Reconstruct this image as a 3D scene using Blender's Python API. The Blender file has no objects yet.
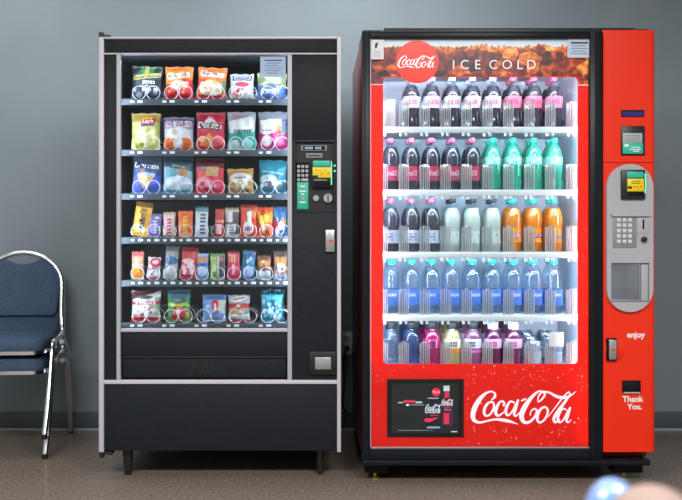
import bpy, bmesh, math, random
from mathutils import Vector, Matrix
random.seed(7)
C = bpy.context.scene.collection
PI = math.pi

# ------------------------------------------------------------------ measures
D0, F, CX, CY, ZC = 3.6, 865.0, 310.0, 250.0, 0.949     # camera distance, focal (px), axis, height
def X(px, y=0.0): return (px - CX) * (D0 + y) / F
def Z(py, y=0.0): return ZC - (py - CY) * (D0 + y) / F
def lin(c):
    return tuple(((v / 255) / 12.92 if v / 255 <= 0.04045 else ((v / 255 + 0.055) / 1.055) ** 2.4) for v in c)

# ------------------------------------------------------------------ materials
MATS = {}
def nodes_of(name):
    m = bpy.data.materials.new(name); m.use_nodes = True
    nt = m.node_tree
    return m, nt, nt.nodes['Principled BSDF']
def bump(nt, p, scale, strength, dist=0.002, detail=4):
    tc = nt.nodes.new('ShaderNodeTexCoord'); n = nt.nodes.new('ShaderNodeTexNoise')
    n.inputs['Scale'].default_value = scale; n.inputs['Detail'].default_value = detail
    b = nt.nodes.new('ShaderNodeBump'); b.inputs['Strength'].default_value = strength; b.inputs['Distance'].default_value = dist
    nt.links.new(tc.outputs['Object'], n.inputs['Vector']); nt.links.new(n.outputs['Fac'], b.inputs['Height'])
    nt.links.new(b.outputs['Normal'], p.inputs['Normal'])
    return n
def vary(nt, p, c0, c1, scale, detail=4, lo=0.35, hi=0.65):
    tc = nt.nodes.new('ShaderNodeTexCoord'); n = nt.nodes.new('ShaderNodeTexNoise'); r = nt.nodes.new('ShaderNodeValToRGB')
    n.inputs['Scale'].default_value = scale; n.inputs['Detail'].default_value = detail
    r.color_ramp.elements[0].position = lo; r.color_ramp.elements[1].position = hi
    r.color_ramp.elements[0].color = (*lin(c0), 1); r.color_ramp.elements[1].color = (*lin(c1), 1)
    nt.links.new(tc.outputs['Object'], n.inputs['Vector']); nt.links.new(n.outputs['Fac'], r.inputs['Fac'])
    nt.links.new(r.outputs['Color'], p.inputs['Base Color'])
    return r
def solid(name, col, rough=0.5, metal=0.0, spec=0.5, bs=0, bst=0, c2=None, vs=40, emit=0):
    m, nt, p = nodes_of(name)
    p.inputs['Base Color'].default_value = (*lin(col), 1)
    p.inputs['Roughness'].default_value = rough; p.inputs['Metallic'].default_value = metal
    p.inputs['Specular IOR Level'].default_value = spec
    if bs: bump(nt, p, bs, bst)
    if c2: vary(nt, p, col, c2, vs)
    if emit:
        p.inputs['Emission Color'].default_value = (*lin(col), 1); p.inputs['Emission Strength'].default_value = emit
    MATS[name] = m
    return m
def printed(name, rough=0.45, emit=0.0, coat=0.0, metal=0.0, bs=0, bst=0):
    m, nt, p = nodes_of(name)
    a = nt.nodes.new('ShaderNodeVertexColor'); a.layer_name = 'Col'
    nt.links.new(a.outputs['Color'], p.inputs['Base Color'])
    p.inputs['Roughness'].default_value = rough; p.inputs['Coat Weight'].default_value = coat; p.inputs['Metallic'].default_value = metal
    if emit:
        nt.links.new(a.outputs['Color'], p.inputs['Emission Color']); p.inputs['Emission Strength'].default_value = emit
    if bs: bump(nt, p, bs, bst)
    MATS[name] = m
def clear(name, tint, gloss=0.25, rough=0.03, diff=0.0, dcol=(235, 240, 245), fres=1.45, front=0.65):
    m = bpy.data.materials.new(name); m.use_nodes = True; nt = m.node_tree; nt.nodes.clear()
    o = nt.nodes.new('ShaderNodeOutputMaterial'); t = nt.nodes.new('ShaderNodeBsdfTransparent'); g = nt.nodes.new('ShaderNodeBsdfGlossy')
    t.inputs['Color'].default_value = (*lin(tint), 1); g.inputs['Roughness'].default_value = rough
    g.inputs['Color'].default_value = (1, 1, 1, 1)
    lw = nt.nodes.new('ShaderNodeLayerWeight'); lw.inputs['Blend'].default_value = 0.5
    f0 = ((fres - 1) / (fres + 1)) ** 2
    pw = nt.nodes.new('ShaderNodeMath'); pw.operation = 'POWER'; pw.inputs[1].default_value = 5.0
    nt.links.new(lw.outputs['Facing'], pw.inputs[0])
    mu = nt.nodes.new('ShaderNodeMath'); mu.operation = 'MULTIPLY_ADD'; mu.inputs[1].default_value = 1.0 - f0; mu.inputs[2].default_value = f0 + gloss; mu.use_clamp = True
    nt.links.new(pw.outputs[0], mu.inputs[0])
    mx = nt.nodes.new('ShaderNodeMixShader'); nt.links.new(mu.outputs[0], mx.inputs[0])
    if diff:
        d = nt.nodes.new('ShaderNodeBsdfTranslucent'); d.inputs['Color'].default_value = (*lin(dcol), 1)
        d2 = nt.nodes.new('ShaderNodeBsdfDiffuse'); d2.inputs['Color'].default_value = (*lin(dcol), 1)
        ma = nt.nodes.new('ShaderNodeMixShader'); ma.inputs[0].default_value = front
        nt.links.new(d.outputs[0], ma.inputs[1]); nt.links.new(d2.outputs[0], ma.inputs[2])
        mb_ = nt.nodes.new('ShaderNodeMixShader'); mb_.inputs[0].default_value = diff
        nt.links.new(t.outputs[0], mb_.inputs[1]); nt.links.new(ma.outputs[0], mb_.inputs[2])
        nt.links.new(mb_.outputs[0], mx.inputs[1])
    else:
        nt.links.new(t.outputs[0], mx.inputs[1])
    nt.links.new(g.outputs[0], mx.inputs[2]); nt.links.new(mx.outputs[0], o.inputs['Surface'])
    MATS[name] = m
def emitter(name, col, k):
    m = bpy.data.materials.new(name); m.use_nodes = True; nt = m.node_tree; nt.nodes.clear()
    o = nt.nodes.new('ShaderNodeOutputMaterial'); e = nt.nodes.new('ShaderNodeEmission')
    e.inputs['Color'].default_value = (*lin(col), 1); e.inputs['Strength'].default_value = k
    nt.links.new(e.outputs[0], o.inputs['Surface']); MATS[name] = m

solid('wall_paint', (132, 145, 153), 0.75, bs=260, bst=0.25, c2=(137, 150, 158), vs=3)
solid('wall_other', (200, 204, 205), 0.8, bs=200, bst=0.1)
solid('ceiling_paint', (225, 226, 226), 0.9, bs=150, bst=0.1)
solid('base_rubber', (80, 88, 95), 0.5, bs=120, bst=0.05)
solid('base_edge', (170, 174, 178), 0.5, bs=90, bst=0.05)
m, nt, p = nodes_of('floor_concrete'); MATS['floor_concrete'] = m
r = vary(nt, p, (98, 88, 80), (146, 132, 120), 80, 10, 0.3, 0.7); p.inputs['Roughness'].default_value = 0.27
p.inputs['Specular IOR Level'].default_value = 0.45
bump(nt, p, 60, 0.06)
solid('vinyl_black', (26, 31, 36), 0.5, spec=0.2, bs=700, bst=0.25, c2=(34, 39, 45), vs=160)
solid('black_plastic', (24, 27, 30), 0.4, bs=300, bst=0.06)
solid('black_matte', (11, 12, 14), 0.6, spec=0.2, bs=300, bst=0.06)
solid('frame_black', (17, 23, 29), 0.35, spec=0.25, bs=200, bst=0.03)
solid('trim_pale', (204, 202, 212), 0.45, bs=80, bst=0.04)
solid('trim_dull', (186, 186, 196), 0.45, bs=80, bst=0.04)
solid('liner_dark', (70, 82, 90), 0.45, bs=90, bst=0.05, c2=(75, 87, 95), vs=12)
solid('tray_grey', (60, 67, 76), 0.5, metal=0.0, bs=90, bst=0.04)
solid('coil_steel', (232, 235, 240), 0.42, metal=0.25, bs=50, bst=0.02)
solid('tag_white', (240, 242, 246), 0.5, bs=60, bst=0.02)
solid('chrome', (232, 234, 238), 0.2, metal=1.0, bs=30, bst=0.01)
solid('steel', (190, 192, 194), 0.32, metal=0.8, bs=120, bst=0.05)
solid('brass', (190, 160, 90), 0.35, metal=0.9, bs=80, bst=0.03)
solid('pushed_letters', (22, 27, 32), 0.4, bs=300, bst=0.04)
solid('key_grey', (172, 178, 186), 0.45, bs=80, bst=0.03)
solid('key_pale', (214, 216, 220), 0.45, bs=80, bst=0.03)
solid('panel_grey', (178, 178, 184), 0.5, bs=250, bst=0.06)
solid('panel_grey_dark', (140, 142, 150), 0.5, bs=250, bst=0.06)
solid('red_paint', (248, 48, 14), 0.36, spec=0.4, bs=60, bst=0.02)
solid('red_side', (120, 18, 22), 0.3, bs=60, bst=0.03)
solid('liner_white', (226, 236, 244), 0.4, bs=60, bst=0.02)
solid('shelf_white', (238, 243, 248), 0.45, bs=200, bst=0.1)
solid('display_blue', (44, 34, 110), 0.25, emit=0.25, bs=60, bst=0.01)
solid('teal_label', (44, 190, 160), 0.4, bs=60, bst=0.02)
solid('yellow_label', (240, 212, 20), 0.4, bs=60, bst=0.02)
solid('fabric_blue', (78, 102, 132), 0.95, spec=0.1)
m = MATS['fabric_blue']; nt = m.node_tree; p = nt.nodes['Principled BSDF']
vary(nt, p, (44, 62, 84), (88, 108, 132), 260, 3, 0.3, 0.7); bump(nt, p, 420, 0.5)
solid('cap_pink', (216, 106, 138), 0.4, bs=90, bst=0.05)
solid('cap_black', (18, 19, 23), 0.5, bs=90, bst=0.05)
solid('cap_teal', (40, 186, 160), 0.4, bs=90, bst=0.05)
solid('cap_white', (232, 234, 240), 0.4, bs=90, bst=0.05)
solid('cola', (50, 48, 56), 0.12, spec=0.7, bs=25, bst=0.05)
solid('soda_green', (0, 0, 0), 0.15)
solid('can_metal', (168, 184, 198), 0.25, metal=0.85, bs=40, bst=0.02)
solid('cord_black', (20, 20, 22), 0.5, bs=80, bst=0.05)
solid('blurred_blue', (104, 158, 206), 0.12, spec=0.9, bs=9, bst=0.2, c2=(150, 150, 214), vs=9)
solid('blurred_tan', (138, 116, 106), 0.6, bs=20, bst=0.1, c2=(152, 130, 120), vs=9)
solid('table_grey', (120, 116, 112), 0.5, bs=40, bst=0.05)
printed('foil', 0.38, coat=0.15, bs=45, bst=0.25)
printed('print', 0.5)
printed('label_print', 0.4)
printed('backlit', 0.3, emit=0.6)
printed('backlit_red', 0.3, emit=0.42)
nt = MATS['backlit_red'].node_tree; p = nt.nodes['Principled BSDF']; tl_ = nt.nodes.new('ShaderNodeBsdfTranslucent'); mx_ = nt.nodes.new('ShaderNodeMixShader')
tl_.inputs['Color'].default_value = (*lin((255, 84, 26)), 1); mx_.inputs[0].default_value = 0.34
nt.links.new(p.outputs[0], mx_.inputs[1]); nt.links.new(tl_.outputs[0], mx_.inputs[2]); nt.links.new(mx_.outputs[0], [n for n in nt.nodes if n.bl_idname == 'ShaderNodeOutputMaterial'][0].inputs['Surface'])
printed('screen', 0.25, emit=0.8)
clear('door_glass', (248, 251, 252), 0.0, 0.0, fres=1.26)
clear('snack_glass', (246, 250, 252), 0.0, 0.0, fres=1.3)
clear('pet_clear', (240, 247, 252), 0.03, 0.06)
clear('water', (228, 241, 250), 0.06, 0.05, diff=0.06)
clear('powerade_blue', (176, 212, 240), 0.05, 0.05, diff=0.08, dcol=(120, 180, 230))
clear('acrylic', (246, 250, 252), 0.06, 0.12, diff=0.10)
clear('acrylic_rib', (250, 252, 254), 0.12, 0.15, diff=0.72, dcol=(252, 254, 255), front=0.5)
clear('port_clear', (225, 230, 235), 0.05, 0.05, diff=0.12)
def juice(name, col, rough=0.12, trans=0.0, spec=0.6):
    clear(name, tuple(int(60 + v * .55) for v in col), 0.05, rough, diff=0.72, dcol=col)
juice('sprite', (70, 222, 186)); juice('orange', (255, 156, 20)); juice('pale', (226, 240, 228)); juice('magenta', (196, 20, 110))
juice('cream', (226, 216, 150)); juice('purple', (128, 24, 92)); juice('lilac', (190, 110, 160))
emitter('tube_white', (206, 232, 255), 56.0)
emitter('tube_snack', (226, 238, 255), 46.0)
emitter('led_green', (120, 255, 190), 1.6)
emitter('led_text', (170, 215, 235), 0.9)

# ------------------------------------------------------------------ mesh builder
_textcache = {}
def text_mesh(s, bold=0.0, shear=0.0, space=1.0):
    k = (s, bold, shear, space)
    if k not in _textcache:
        cu = bpy.data.curves.new('lettering', 'FONT'); cu.body = s; cu.offset = bold; cu.shear = shear; cu.resolution_u = 3
        cu.space_character = space; cu.align_x = 'CENTER'
        ob = bpy.data.objects.new('lettering', cu)
        C.objects.link(ob); bpy.context.view_layer.update()
        dg = bpy.context.evaluated_depsgraph_get()
        me = bpy.data.meshes.new_from_object(ob.evaluated_get(dg))
        V = [(v.co.x, v.co.y) for v in me.vertices]; P = [tuple(q.vertices) for q in me.polygons]
        bpy.data.objects.remove(ob); bpy.data.curves.remove(cu); bpy.data.meshes.remove(me)
        xs = [v[0] for v in V]; ys = [v[1] for v in V]
        x0, x1, y0, y1 = min(xs), max(xs), min(ys), max(ys)
        _textcache[k] = ([(v[0] - (x0 + x1) / 2, v[1] - (y0 + y1) / 2) for v in V], P, x1 - x0, y1 - y0)
    return _textcache[k]

class MB:
    def __init__(s): s.v = []; s.c = []; s.f = []; s.m = []; s.sm = []
    def add(s, V, Fc, mat, col=(255, 255, 255), smooth=False, cols=None):
        o = len(s.v); s.v += [tuple(q) for q in V]
        s.c += list(cols) if cols else [lin(col)] * len(V)
        for q in Fc: s.f.append(tuple(i + o for i in q)); s.m.append(mat); s.sm.append(smooth)
        return s
    def box(s, x0, x1, y0, y1, z0, z1, mat, bev=0.0, seg=2, col=(255, 255, 255), rot=None):
        bm = bmesh.new(); bmesh.ops.create_cube(bm, size=1)
        for v in bm.verts: v.co = Vector(((v.co.x) * (x1 - x0), (v.co.y) * (y1 - y0), (v.co.z) * (z1 - z0)))
        if bev: bmesh.ops.bevel(bm, geom=bm.edges[:] , offset=min(bev, .49 * min(abs(x1 - x0), abs(y1 - y0), abs(z1 - z0))), segments=seg, profile=.5, affect='EDGES')
        R = rot or Matrix.Identity(3); c = Vector(((x0 + x1) / 2, (y0 + y1) / 2, (z0 + z1) / 2))
        s.add([R @ v.co + c for v in bm.verts], [[v.index for v in f.verts] for f in bm.faces] if not bm.verts.index_update() else [], mat, col, bool(bev))
        bm.free(); return s
    def tube(s, path, r, mat, n=8, closed=False, smooth=True, rx=None):
        P = [Vector(p) for p in path]; N = len(P); V = []; up = None
        for i, p in enumerate(P):
            a = P[(i - 1) % N] if (closed or i) else p; b = P[(i + 1) % N] if (closed or i < N - 1) else p
            t = (b - a).normalized()
            if up is None: up = t.orthogonal().normalized()
            up = (up - t * up.dot(t)).normalized(); w = t.cross(up)
            rr = r[i] if isinstance(r, (list, tuple)) else r
            for k in range(n):
                an = 2 * PI * k / n; V.append(p + up * math.cos(an) * rr + w * math.sin(an) * rr)
        Fc = []
        for i in range(N if closed else N - 1):
            for k in range(n):
                j = (i + 1) % N; Fc.append((i * n + k, i * n + (k + 1) % n, j * n + (k + 1) % n, j * n + k))
        if not closed: Fc.append(tuple(range(n))[::-1]); Fc.append(tuple((N - 1) * n + k for k in range(n)))
        return s.add(V, Fc, mat, smooth=smooth)
    def lathe(s, prof, c, mat, n=20, axis='z', col=(255, 255, 255), smooth=True, caps=True, cols=None):
        V = []; Fc = []; CC = []
        for i, (r, h) in enumerate(prof):
            for k in range(n):
                a = 2 * PI * k / n
                q = (r * math.cos(a), r * math.sin(a), h) if axis == 'z' else (r * math.cos(a), h, r * math.sin(a))
                V.append((c[0] + q[0], c[1] + q[1], c[2] + q[2]))
        for i in range(len(prof) - 1):
            for k in range(n):
                q = (i * n + k, i * n + (k + 1) % n, (i + 1) * n + (k + 1) % n, (i + 1) * n + k)
                Fc.append(q if axis == 'z' else q[::-1])
        if caps:
            a = tuple(range(n))[::-1]; b = tuple((len(prof) - 1) * n + k for k in range(n))
            Fc += [a, b] if axis == 'z' else [a[::-1], b[::-1]]
        return s.add(V, Fc, mat, col, smooth)
    def prism(s, poly, y0, y1, mat, col=(255, 255, 255), smooth=False):      # poly in x,z; counter-clockwise seen from the front
        n = len(poly); V = [(x, y0, z) for x, z in poly] + [(x, y1, z) for x, z in poly]
        Fc = [tuple(range(n)), tuple(range(n, 2 * n))[::-1]] + [((i + 1) % n, i, n + i, n + (i + 1) % n) for i in range(n)]
        return s.add(V, Fc, mat, col, smooth)
    def flat(s, poly, y, mat, col=(255, 255, 255), fn=None):
        V = [(x, y, z) for x, z in poly]
        if fn: V = [fn(*q) for q in V]
        return s.add(V, [tuple(range(len(poly)))], mat, col)
    def rect(s, x0, x1, z0, z1, y, mat, col=(255, 255, 255)): return s.flat([(x0, z0), (x1, z0), (x1, z1), (x0, z1)], y, mat, col)
    def disc(s, x, z, r, y, mat, col=(255, 255, 255), n=24, rz=None):
        return s.flat([(x + r * math.cos(2 * PI * k / n), z + (rz or r) * math.sin(2 * PI * k / n)) for k in range(n)], y, mat, col)
    def text(s, body, cx, cz, y, mat, col=(255, 255, 255), h=None, w=None, bold=0.0, shear=0.0, rot=0.0, space=1.0, fn=None):
        V, P, tw, th = text_mesh(body, bold, shear, space)
        kx = (w / tw) if w else h / th; kz = (h / th) if h else kx
        ca, sa = math.cos(rot), math.sin(rot); Q = []
        for a, b in V:
            a *= kx; b *= kz; q = (cx + a * ca - b * sa, y, cz + a * sa + b * ca); Q.append(fn(*q) if fn else q)
        return s.add(Q, P, mat, col)
    def ribbon(s, pts, y, mat, col, tf, fn=None, sub=7):          # pts (x, y-down, width) in drawing units; tf -> (X, Z, unit)
        P = []
        n = len(pts)
        for i in range(n - 1):
            p0, p1, p2, p3 = pts[max(i - 1, 0)], pts[i], pts[i + 1], pts[min(i + 2, n - 1)]
            for k in range(sub):
                t = k / sub
                P.append([0.5 * (2 * p1[j] + (p2[j] - p0[j]) * t + (2 * p0[j] - 5 * p1[j] + 4 * p2[j] - p3[j]) * t * t + (3 * p1[j] - p0[j] - 3 * p2[j] + p3[j]) * t ** 3) for j in range(3)])
        P.append(list(pts[-1])); V = []; Fc = []
        for i, (x, yy, w) in enumerate(P):
            a, b = P[max(i - 1, 0)], P[min(i + 1, len(P) - 1)]
            dx, dy = b[0] - a[0], b[1] - a[1]; L = math.hypot(dx, dy) or 1
            for sg in (1, -1):
                q = tf(x - sg * dy / L * w / 2, yy + sg * dx / L * w / 2); q = (q[0], y, q[1]); V.append(fn(*q) if fn else q)
        for i in range(len(P) - 1): Fc.append((2 * i, 2 * i + 2, 2 * i + 3, 2 * i + 1))
        for ei in (0, len(P) - 1):
            x, yy, w = P[ei]
            if w > 3:
                o = len(V)
                for k in range(10):
                    q = tf(x + w / 2 * math.cos(-2 * PI * k / 10), yy + w / 2 * math.sin(-2 * PI * k / 10)); q = (q[0], y, q[1]); V.append(fn(*q) if fn else q)
                Fc.append(tuple(range(o, o + 10)))
        return s.add(V, Fc, mat, col)
    def build(s, name, parent=None, root=None):
        off = Vector(root.location) if root is not None else Vector((0, 0, 0))
        me = bpy.data.meshes.new(name); me.from_pydata([Vector(v) - off for v in s.v], [], s.f)
        names = list(dict.fromkeys(s.m))
        for q in names: me.materials.append(MATS[q])
        me.polygons.foreach_set('material_index', [names.index(q) for q in s.m])
        me.polygons.foreach_set('use_smooth', s.sm)
        at = me.color_attributes.new('Col', 'FLOAT_COLOR', 'POINT')
        flat = []
        for q in s.c: flat += [q[0], q[1], q[2], 1.0]
        at.data.foreach_set('color', flat)
        me.update()
        try: me.set_sharp_from_angle(angle=math.radians(40))
        except Exception: pass
        o = bpy.data.objects.new(name, me); C.objects.link(o)
        if parent is not None: o.parent = parent
        return o

def thing(name, label, cat, loc=(0, 0, 0), group=None, rotz=0):
    o = bpy.data.objects.new(name, None); C.objects.link(o); o.location = loc; o.rotation_euler = (0, 0, rotz)
    o.empty_display_size = 0.05
    o['label'] = label; o['category'] = cat
    if group: o['group'] = group
    return o
def tag(o, label, cat, group=None):
    o['label'] = label; o['category'] = cat
    if group: o['group'] = group
    return o
def struct(o): o['kind'] = 'structure'; return o
def rrect(x0, x1, z0, z1, r, n=6):
    P = []
    for cx, cz, a0 in ((x1 - r, z0 + r, -PI / 2), (x1 - r, z1 - r, 0), (x0 + r, z1 - r, PI / 2), (x0 + r, z0 + r, PI)):
        for k in range(n + 1): P.append((cx + r * math.cos(a0 + k * PI / 2 / n), cz + r * math.sin(a0 + k * PI / 2 / n)))
    return P
def frame_ring(mb, outer, inner, y0, y1, mat, col=(255, 255, 255)):       # solid between two loops of equal length
    n = len(outer); V = [(x, y0, z) for x, z in outer] + [(x, y0, z) for x, z in inner] + [(x, y1, z) for x, z in outer] + [(x, y1, z) for x, z in inner]
    Fc = []
    for i in range(n):
        j = (i + 1) % n
        Fc += [(i, j, n + j, n + i), (2 * n + j, 2 * n + i, 3 * n + i, 3 * n + j), (j, i, 2 * n + i, 2 * n + j), (n + i, n + j, 3 * n + j, 3 * n + i)]
    mb.add(V, Fc, mat, col)
def box_loop(x0, x1, z0, z1, inner):                                       # outer rectangle sampled to match an inner rounded loop
    n = len(inner) // 4; cs = [(x1, z0), (x1, z1), (x0, z1), (x0, z0)]
    out = []
    for q in range(4): out += [cs[q]] * n
    return out

SCRIPT = [
 [(166,102,6),(181,90,14),(183,72,13),(166,61,9),(141,67,13),(110,92,23),(84,131,29),(69,170,29),(69,200,25),(86,217,17),(112,220,12),(150,211,11),(190,205,13),(230,209,19),(260,215,16),(288,224,7),(306,231,2)],
 [(166,113,11),(146,122,14),(129,148,17),(127,175,15),(140,187,12),(160,176,11),(176,148,12),(177,124,12),(166,113,10)],
 [(229,132,13),(230,115,11),(213,112,11),(193,140,18),(187,170,18),(200,186,13),(226,170,7),(248,148,5)],
 [(284,118,9),(264,112,11),(246,138,17),(240,168,16),(252,184,12),(272,166,9),(294,122,9)],
 [(304,106,13),(292,146,17),(284,176,15),(294,187,10),(318,164,5)],
 [(322,108,7),(334,103,11),(346,98,6)],
 [(410,116,5),(430,100,11),(445,76,12),(432,60,11),(405,64,12),(371,96,21),(340,140,29),(323,180,29),(328,209,24),(347,222,17),(374,211,14),(398,182,14),(402,158,12),(388,150,9),(372,164,7),(368,184,5)],
 [(408,112,5),(412,85,8),(434,63,10),(468,66,12),(502,84,16),(536,92,18),(575,84,12),(611,58,2)],
 [(446,140,11),(426,149,14),(408,178,17),(406,207,15),(419,221,12),(441,208,11),(458,178,12),(459,152,12),(446,140,10)],
 [(462,192,4),(508,132,7),(546,84,7),(568,64,8),(576,76,9),(552,112,15),(512,166,19),(492,200,17),(500,220,12),(522,206,6)],
 [(556,154,9),(537,150,11),(518,178,16),(513,206,15),(525,220,11),(545,202,9),(566,158,8)],
 [(577,145,12),(565,186,16),(558,210,14),(568,220,9),(582,206,4)],
]
def script_logo(mb, x0, x1, z0, z1, y, mat, col, fn=None, sub=7, step=0.00005):
    kx = (x1 - x0) / 557.0; kz = (z1 - z0) / 177.0
    for i, st in enumerate(SCRIPT):
        mb.ribbon([(a_, b_, w_ * .88) for a_, b_, w_ in st], y - i * step, mat, col, lambda a, b: (x0 + (a - 55) * kx, z1 - (b - 55) * kz), fn, sub)

# ------------------------------------------------------------------ the setting
YW = 0.96
struct(MB().box(-3.4, 3.4, YW, YW + 0.1, -0.05, 2.75, 'wall_paint').build('wall_back'))
struct(MB().box(-3.5, -3.4, -5.6, YW + .1, -0.05, 2.75, 'wall_other').build('wall_left'))
struct(MB().box(3.4, 3.5, -5.6, YW + .1, -0.05, 2.75, 'wall_other').build('wall_right'))
struct(MB().box(-3.5, 3.5, -5.7, -5.6, -0.05, 2.75, 'wall_other').build('wall_front'))
struct(MB().box(-3.5, 3.5, -5.7, YW + .1, -0.1, 0.0, 'floor_concrete').build('floor'))
struct(MB().box(-3.5, 3.5, -5.7, YW + .1, 2.75, 2.85, 'ceiling_paint').build('ceiling'))
bb = MB().box(-3.4, 3.4, YW - .008, YW, 0.0, 0.098, 'base_rubber', 0.003).box(-3.4, 3.4, YW - .018, YW - .007, 0.0, 0.011, 'base_edge', 0.002)
struct(bb.build('baseboard_back'))

# ------------------------------------------------------------------ snack machine
sx0, sx1 = X(99), X(341); ST = Z(37)
snack = thing('snack_vending_machine', 'black snack vending machine with pale trim, rows of bags and bars behind glass', 'vending machine', ((sx0 + sx1) / 2, 0.42, 0))
def SP(name, mb, parent=None): return mb.build(name, parent or snack, snack)
zb = Z(452); zk = Z(382)
wx0, wx1, wz0, wz1 = X(120), X(288), Z(330), Z(54.5)        # window opening
cab = MB()
cab.box(sx0 + .02, X(112), .03, .86, zb, ST - .004, 'vinyl_black', .003)
cab.box(X(296), sx1 - .036, .03, .86, zb, ST - .004, 'vinyl_black', .003)
cab.box(X(112), X(296), .03, .86, Z(50), ST - .004, 'vinyl_black')
cab.box(X(112), X(296), .82, .86, zb, Z(50), 'vinyl_black')
cab.box(X(112), X(296), .03, .82, zb, Z(336), 'vinyl_black')
SP('cabinet', cab)
ln = MB()
ln.box(X(112), X(113), .03, .82, Z(336), Z(50), 'liner_dark')
ln.box(X(295), X(296), .03, .82, Z(336), Z(50), 'liner_dark')
ln.box(X(113), X(295), .60, .62, Z(336), Z(50), 'liner_dark')
ln.box(X(113), X(295), .03, .60, Z(50) - .004, Z(50), 'liner_dark')
SP('liner', ln)
# door: panels
d = MB()
d.box(X(104), X(337), .004, .03, Z(53), Z(39), 'vinyl_black', .002)
SP('header_panel', d)
SP('side_strip', MB().box(X(104), X(116.5), .004, .03, Z(380), Z(54.5), 'vinyl_black', .002))
rp = MB()
rp.box(X(292), X(337), .004, .03, Z(140), Z(54.5), 'vinyl_black', .002)
rp.box(X(292), X(337), .004, .03, Z(380), Z(212), 'vinyl_black', .002)
rp.box(X(292), X(294), .004, .03, Z(212), Z(140), 'vinyl_black'); rp.box(X(335), X(337), .004, .03, Z(212), Z(140), 'vinyl_black')
SP('right_panel', rp)
SP('kick_panel', MB().box(X(104), X(337), .004, .03, Z(451), Z(384), 'vinyl_black', .002))
tr = MB()
for a, b, c_, e in ((99, 104, 37, 452), (337, 341, 37, 452), (104, 337, 37, 39.2)):
    tr.box(X(a), X(b), -.006, .03, Z(e), Z(c_), 'trim_pale', .003)
SP('outer_trim', tr)
tr = MB()
tr.box(X(104), X(337), -.004, .02, Z(54.6), Z(53), 'trim_pale', .002)
tr.box(X(116.5), X(120.5), -.004, .02, Z(380), Z(54.6), 'trim_dull', .003)
tr.box(X(287.5), X(292), -.004, .02, Z(380), Z(54.6), 'trim_dull', .003)
tr.box(X(120.5), X(287.5), -.004, .02, Z(332), Z(328.4), 'trim_dull', .003)
tr.box(X(104), X(337), -.005, .02, Z(384), Z(380), 'trim_pale', .003)
SP('inner_trim', tr)
SP('window_pane', MB().box(X(120), X(288), .010, .014, Z(329), Z(54), 'snack_glass'))
# delivery flap
fl = MB()
fl.box(X(120.5), X(287.5), .006, .03, Z(356), Z(332), 'vinyl_black', .002)
SP('bin_panel', fl)
fl = MB().box(X(121.5), X(286.5), .016, .028, Z(378), Z(356.5), 'vinyl_black', .004)
fl.box(X(121.5), X(286.5), .010, .018, Z(358.6), Z(356.5), 'black_plastic', .001)
fl.text('PUSH', X(204), Z(368.5), .0155, 'pushed_letters', h=.035, bold=.03, space=1.1)
SP('delivery_flap', fl)
# feet, hinges
for px in (128, 320):
    l = MB(); w0 = .022 if px == 128 else .016
    l.lathe([(w0 * .62, 0.0), (w0 * .72, .012), (w0 * .9, .06), (w0 * 1.05, zb + .004)], (X(px, .06), .06, 0), 'black_plastic', 18)
    SP('leg', l)
    l = MB().lathe([(w0 * .62, 0.0), (w0 * .72, .012), (w0 * .9, .06), (w0 * 1.05, zb + .004)], (X(px, .06), .74, 0), 'black_plastic', 18)
    SP('leg', l)
h = MB(); h.box(X(98.5), X(110), -.002, .05, ST, ST + .010, 'black_plastic', .003); h.lathe([(.012, ST), (.012, ST + .02)], (X(101), .01, 0), 'black_plastic', 14)
SP('hinge', h)
h = MB(); h.box(X(99), X(112), -.002, .05, zb - .012, zb, 'black_plastic', .003); h.lathe([(.011, zb - .024), (.011, zb)], (X(101.5), .01, 0), 'black_plastic', 14)
SP('hinge', h)
# control panel
cp = MB()
cp.box(X(294), X(335), .018, .03, Z(212), Z(140), 'black_plastic')
frame_ring(cp, [(X(294), Z(212)), (X(335), Z(212)), (X(335), Z(140)), (X(294), Z(140))], [(X(295.2), Z(209.5)), (X(333.8), Z(209.5)), (X(333.8), Z(141.6)), (X(295.2), Z(141.6))], .001, .02, 'black_plastic')
cpo = SP('control_panel', cp)
q = MB().box(X(301), X(327), .012, .02, Z(150.4), Z(144.8), 'panel_grey_dark', .001)
q.rect(X(303), X(325), Z(149.6), Z(145.6), .0118, 'black_matte'); [q.rect(X(305 + 2.1 * k), X(306.5 + 2.1 * k), Z(148.8), Z(146.4), .0115, 'led_text') for k in range(8) if k != 4]
SP('display', q, cpo)
SP('name_plate', MB().box(X(306), X(322.5), .014, .02, Z(157.6), Z(152.8), 'panel_grey_dark', .001).rect(X(308), X(320), Z(155.8), Z(154.6), .0137, 'black_plastic'), cpo)
kp = SP('keypad', MB().box(X(296), X(309.4), .012, .02, Z(181), Z(162), 'black_matte', .001), cpo)
for r_ in range(4):
    for c_ in range(3):
        if r_ == 3 and c_ == 2: continue
        x = X(298.6 + 4.15 * c_); z = Z(166.4 + 4.45 * r_); w = .0062
        x1 = x + w if not (r_ == 3 and c_ == 1) else X(298.6 + 8.3) + w
        SPk = MB().box(x - w, x1, .006, .013, z - .0062, z + .0062, 'key_grey', .0015).build('key', kp, snack)
tl = MB().box(X(297), X(308.3), .014, .02, Z(209), Z(182), 'teal_label', .0008)
for z_, w_ in ((186, 5), (191, 7), (194, 3), (198, 4), (202, 6)):
    tl.box(X(302.6 - w_ / 2), X(302.6 + w_ / 2), .0136, .0142, Z(z_ + .7), Z(z_ - .7), 'tag_white')
tl.box(X(300), X(302), .0136, .0142, Z(199), Z(195.8), 'steel'); tl.box(X(303.6), X(305.6), .0136, .0142, Z(199), Z(195.8), 'steel')
SP('teal_sticker', tl, cpo)['label'] = 'teal instruction sticker with white lines'
cr = MB(); cr.box(X(312), X(332.5), -.012, .02, Z(187), Z(160), 'black_plastic', .004)
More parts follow.
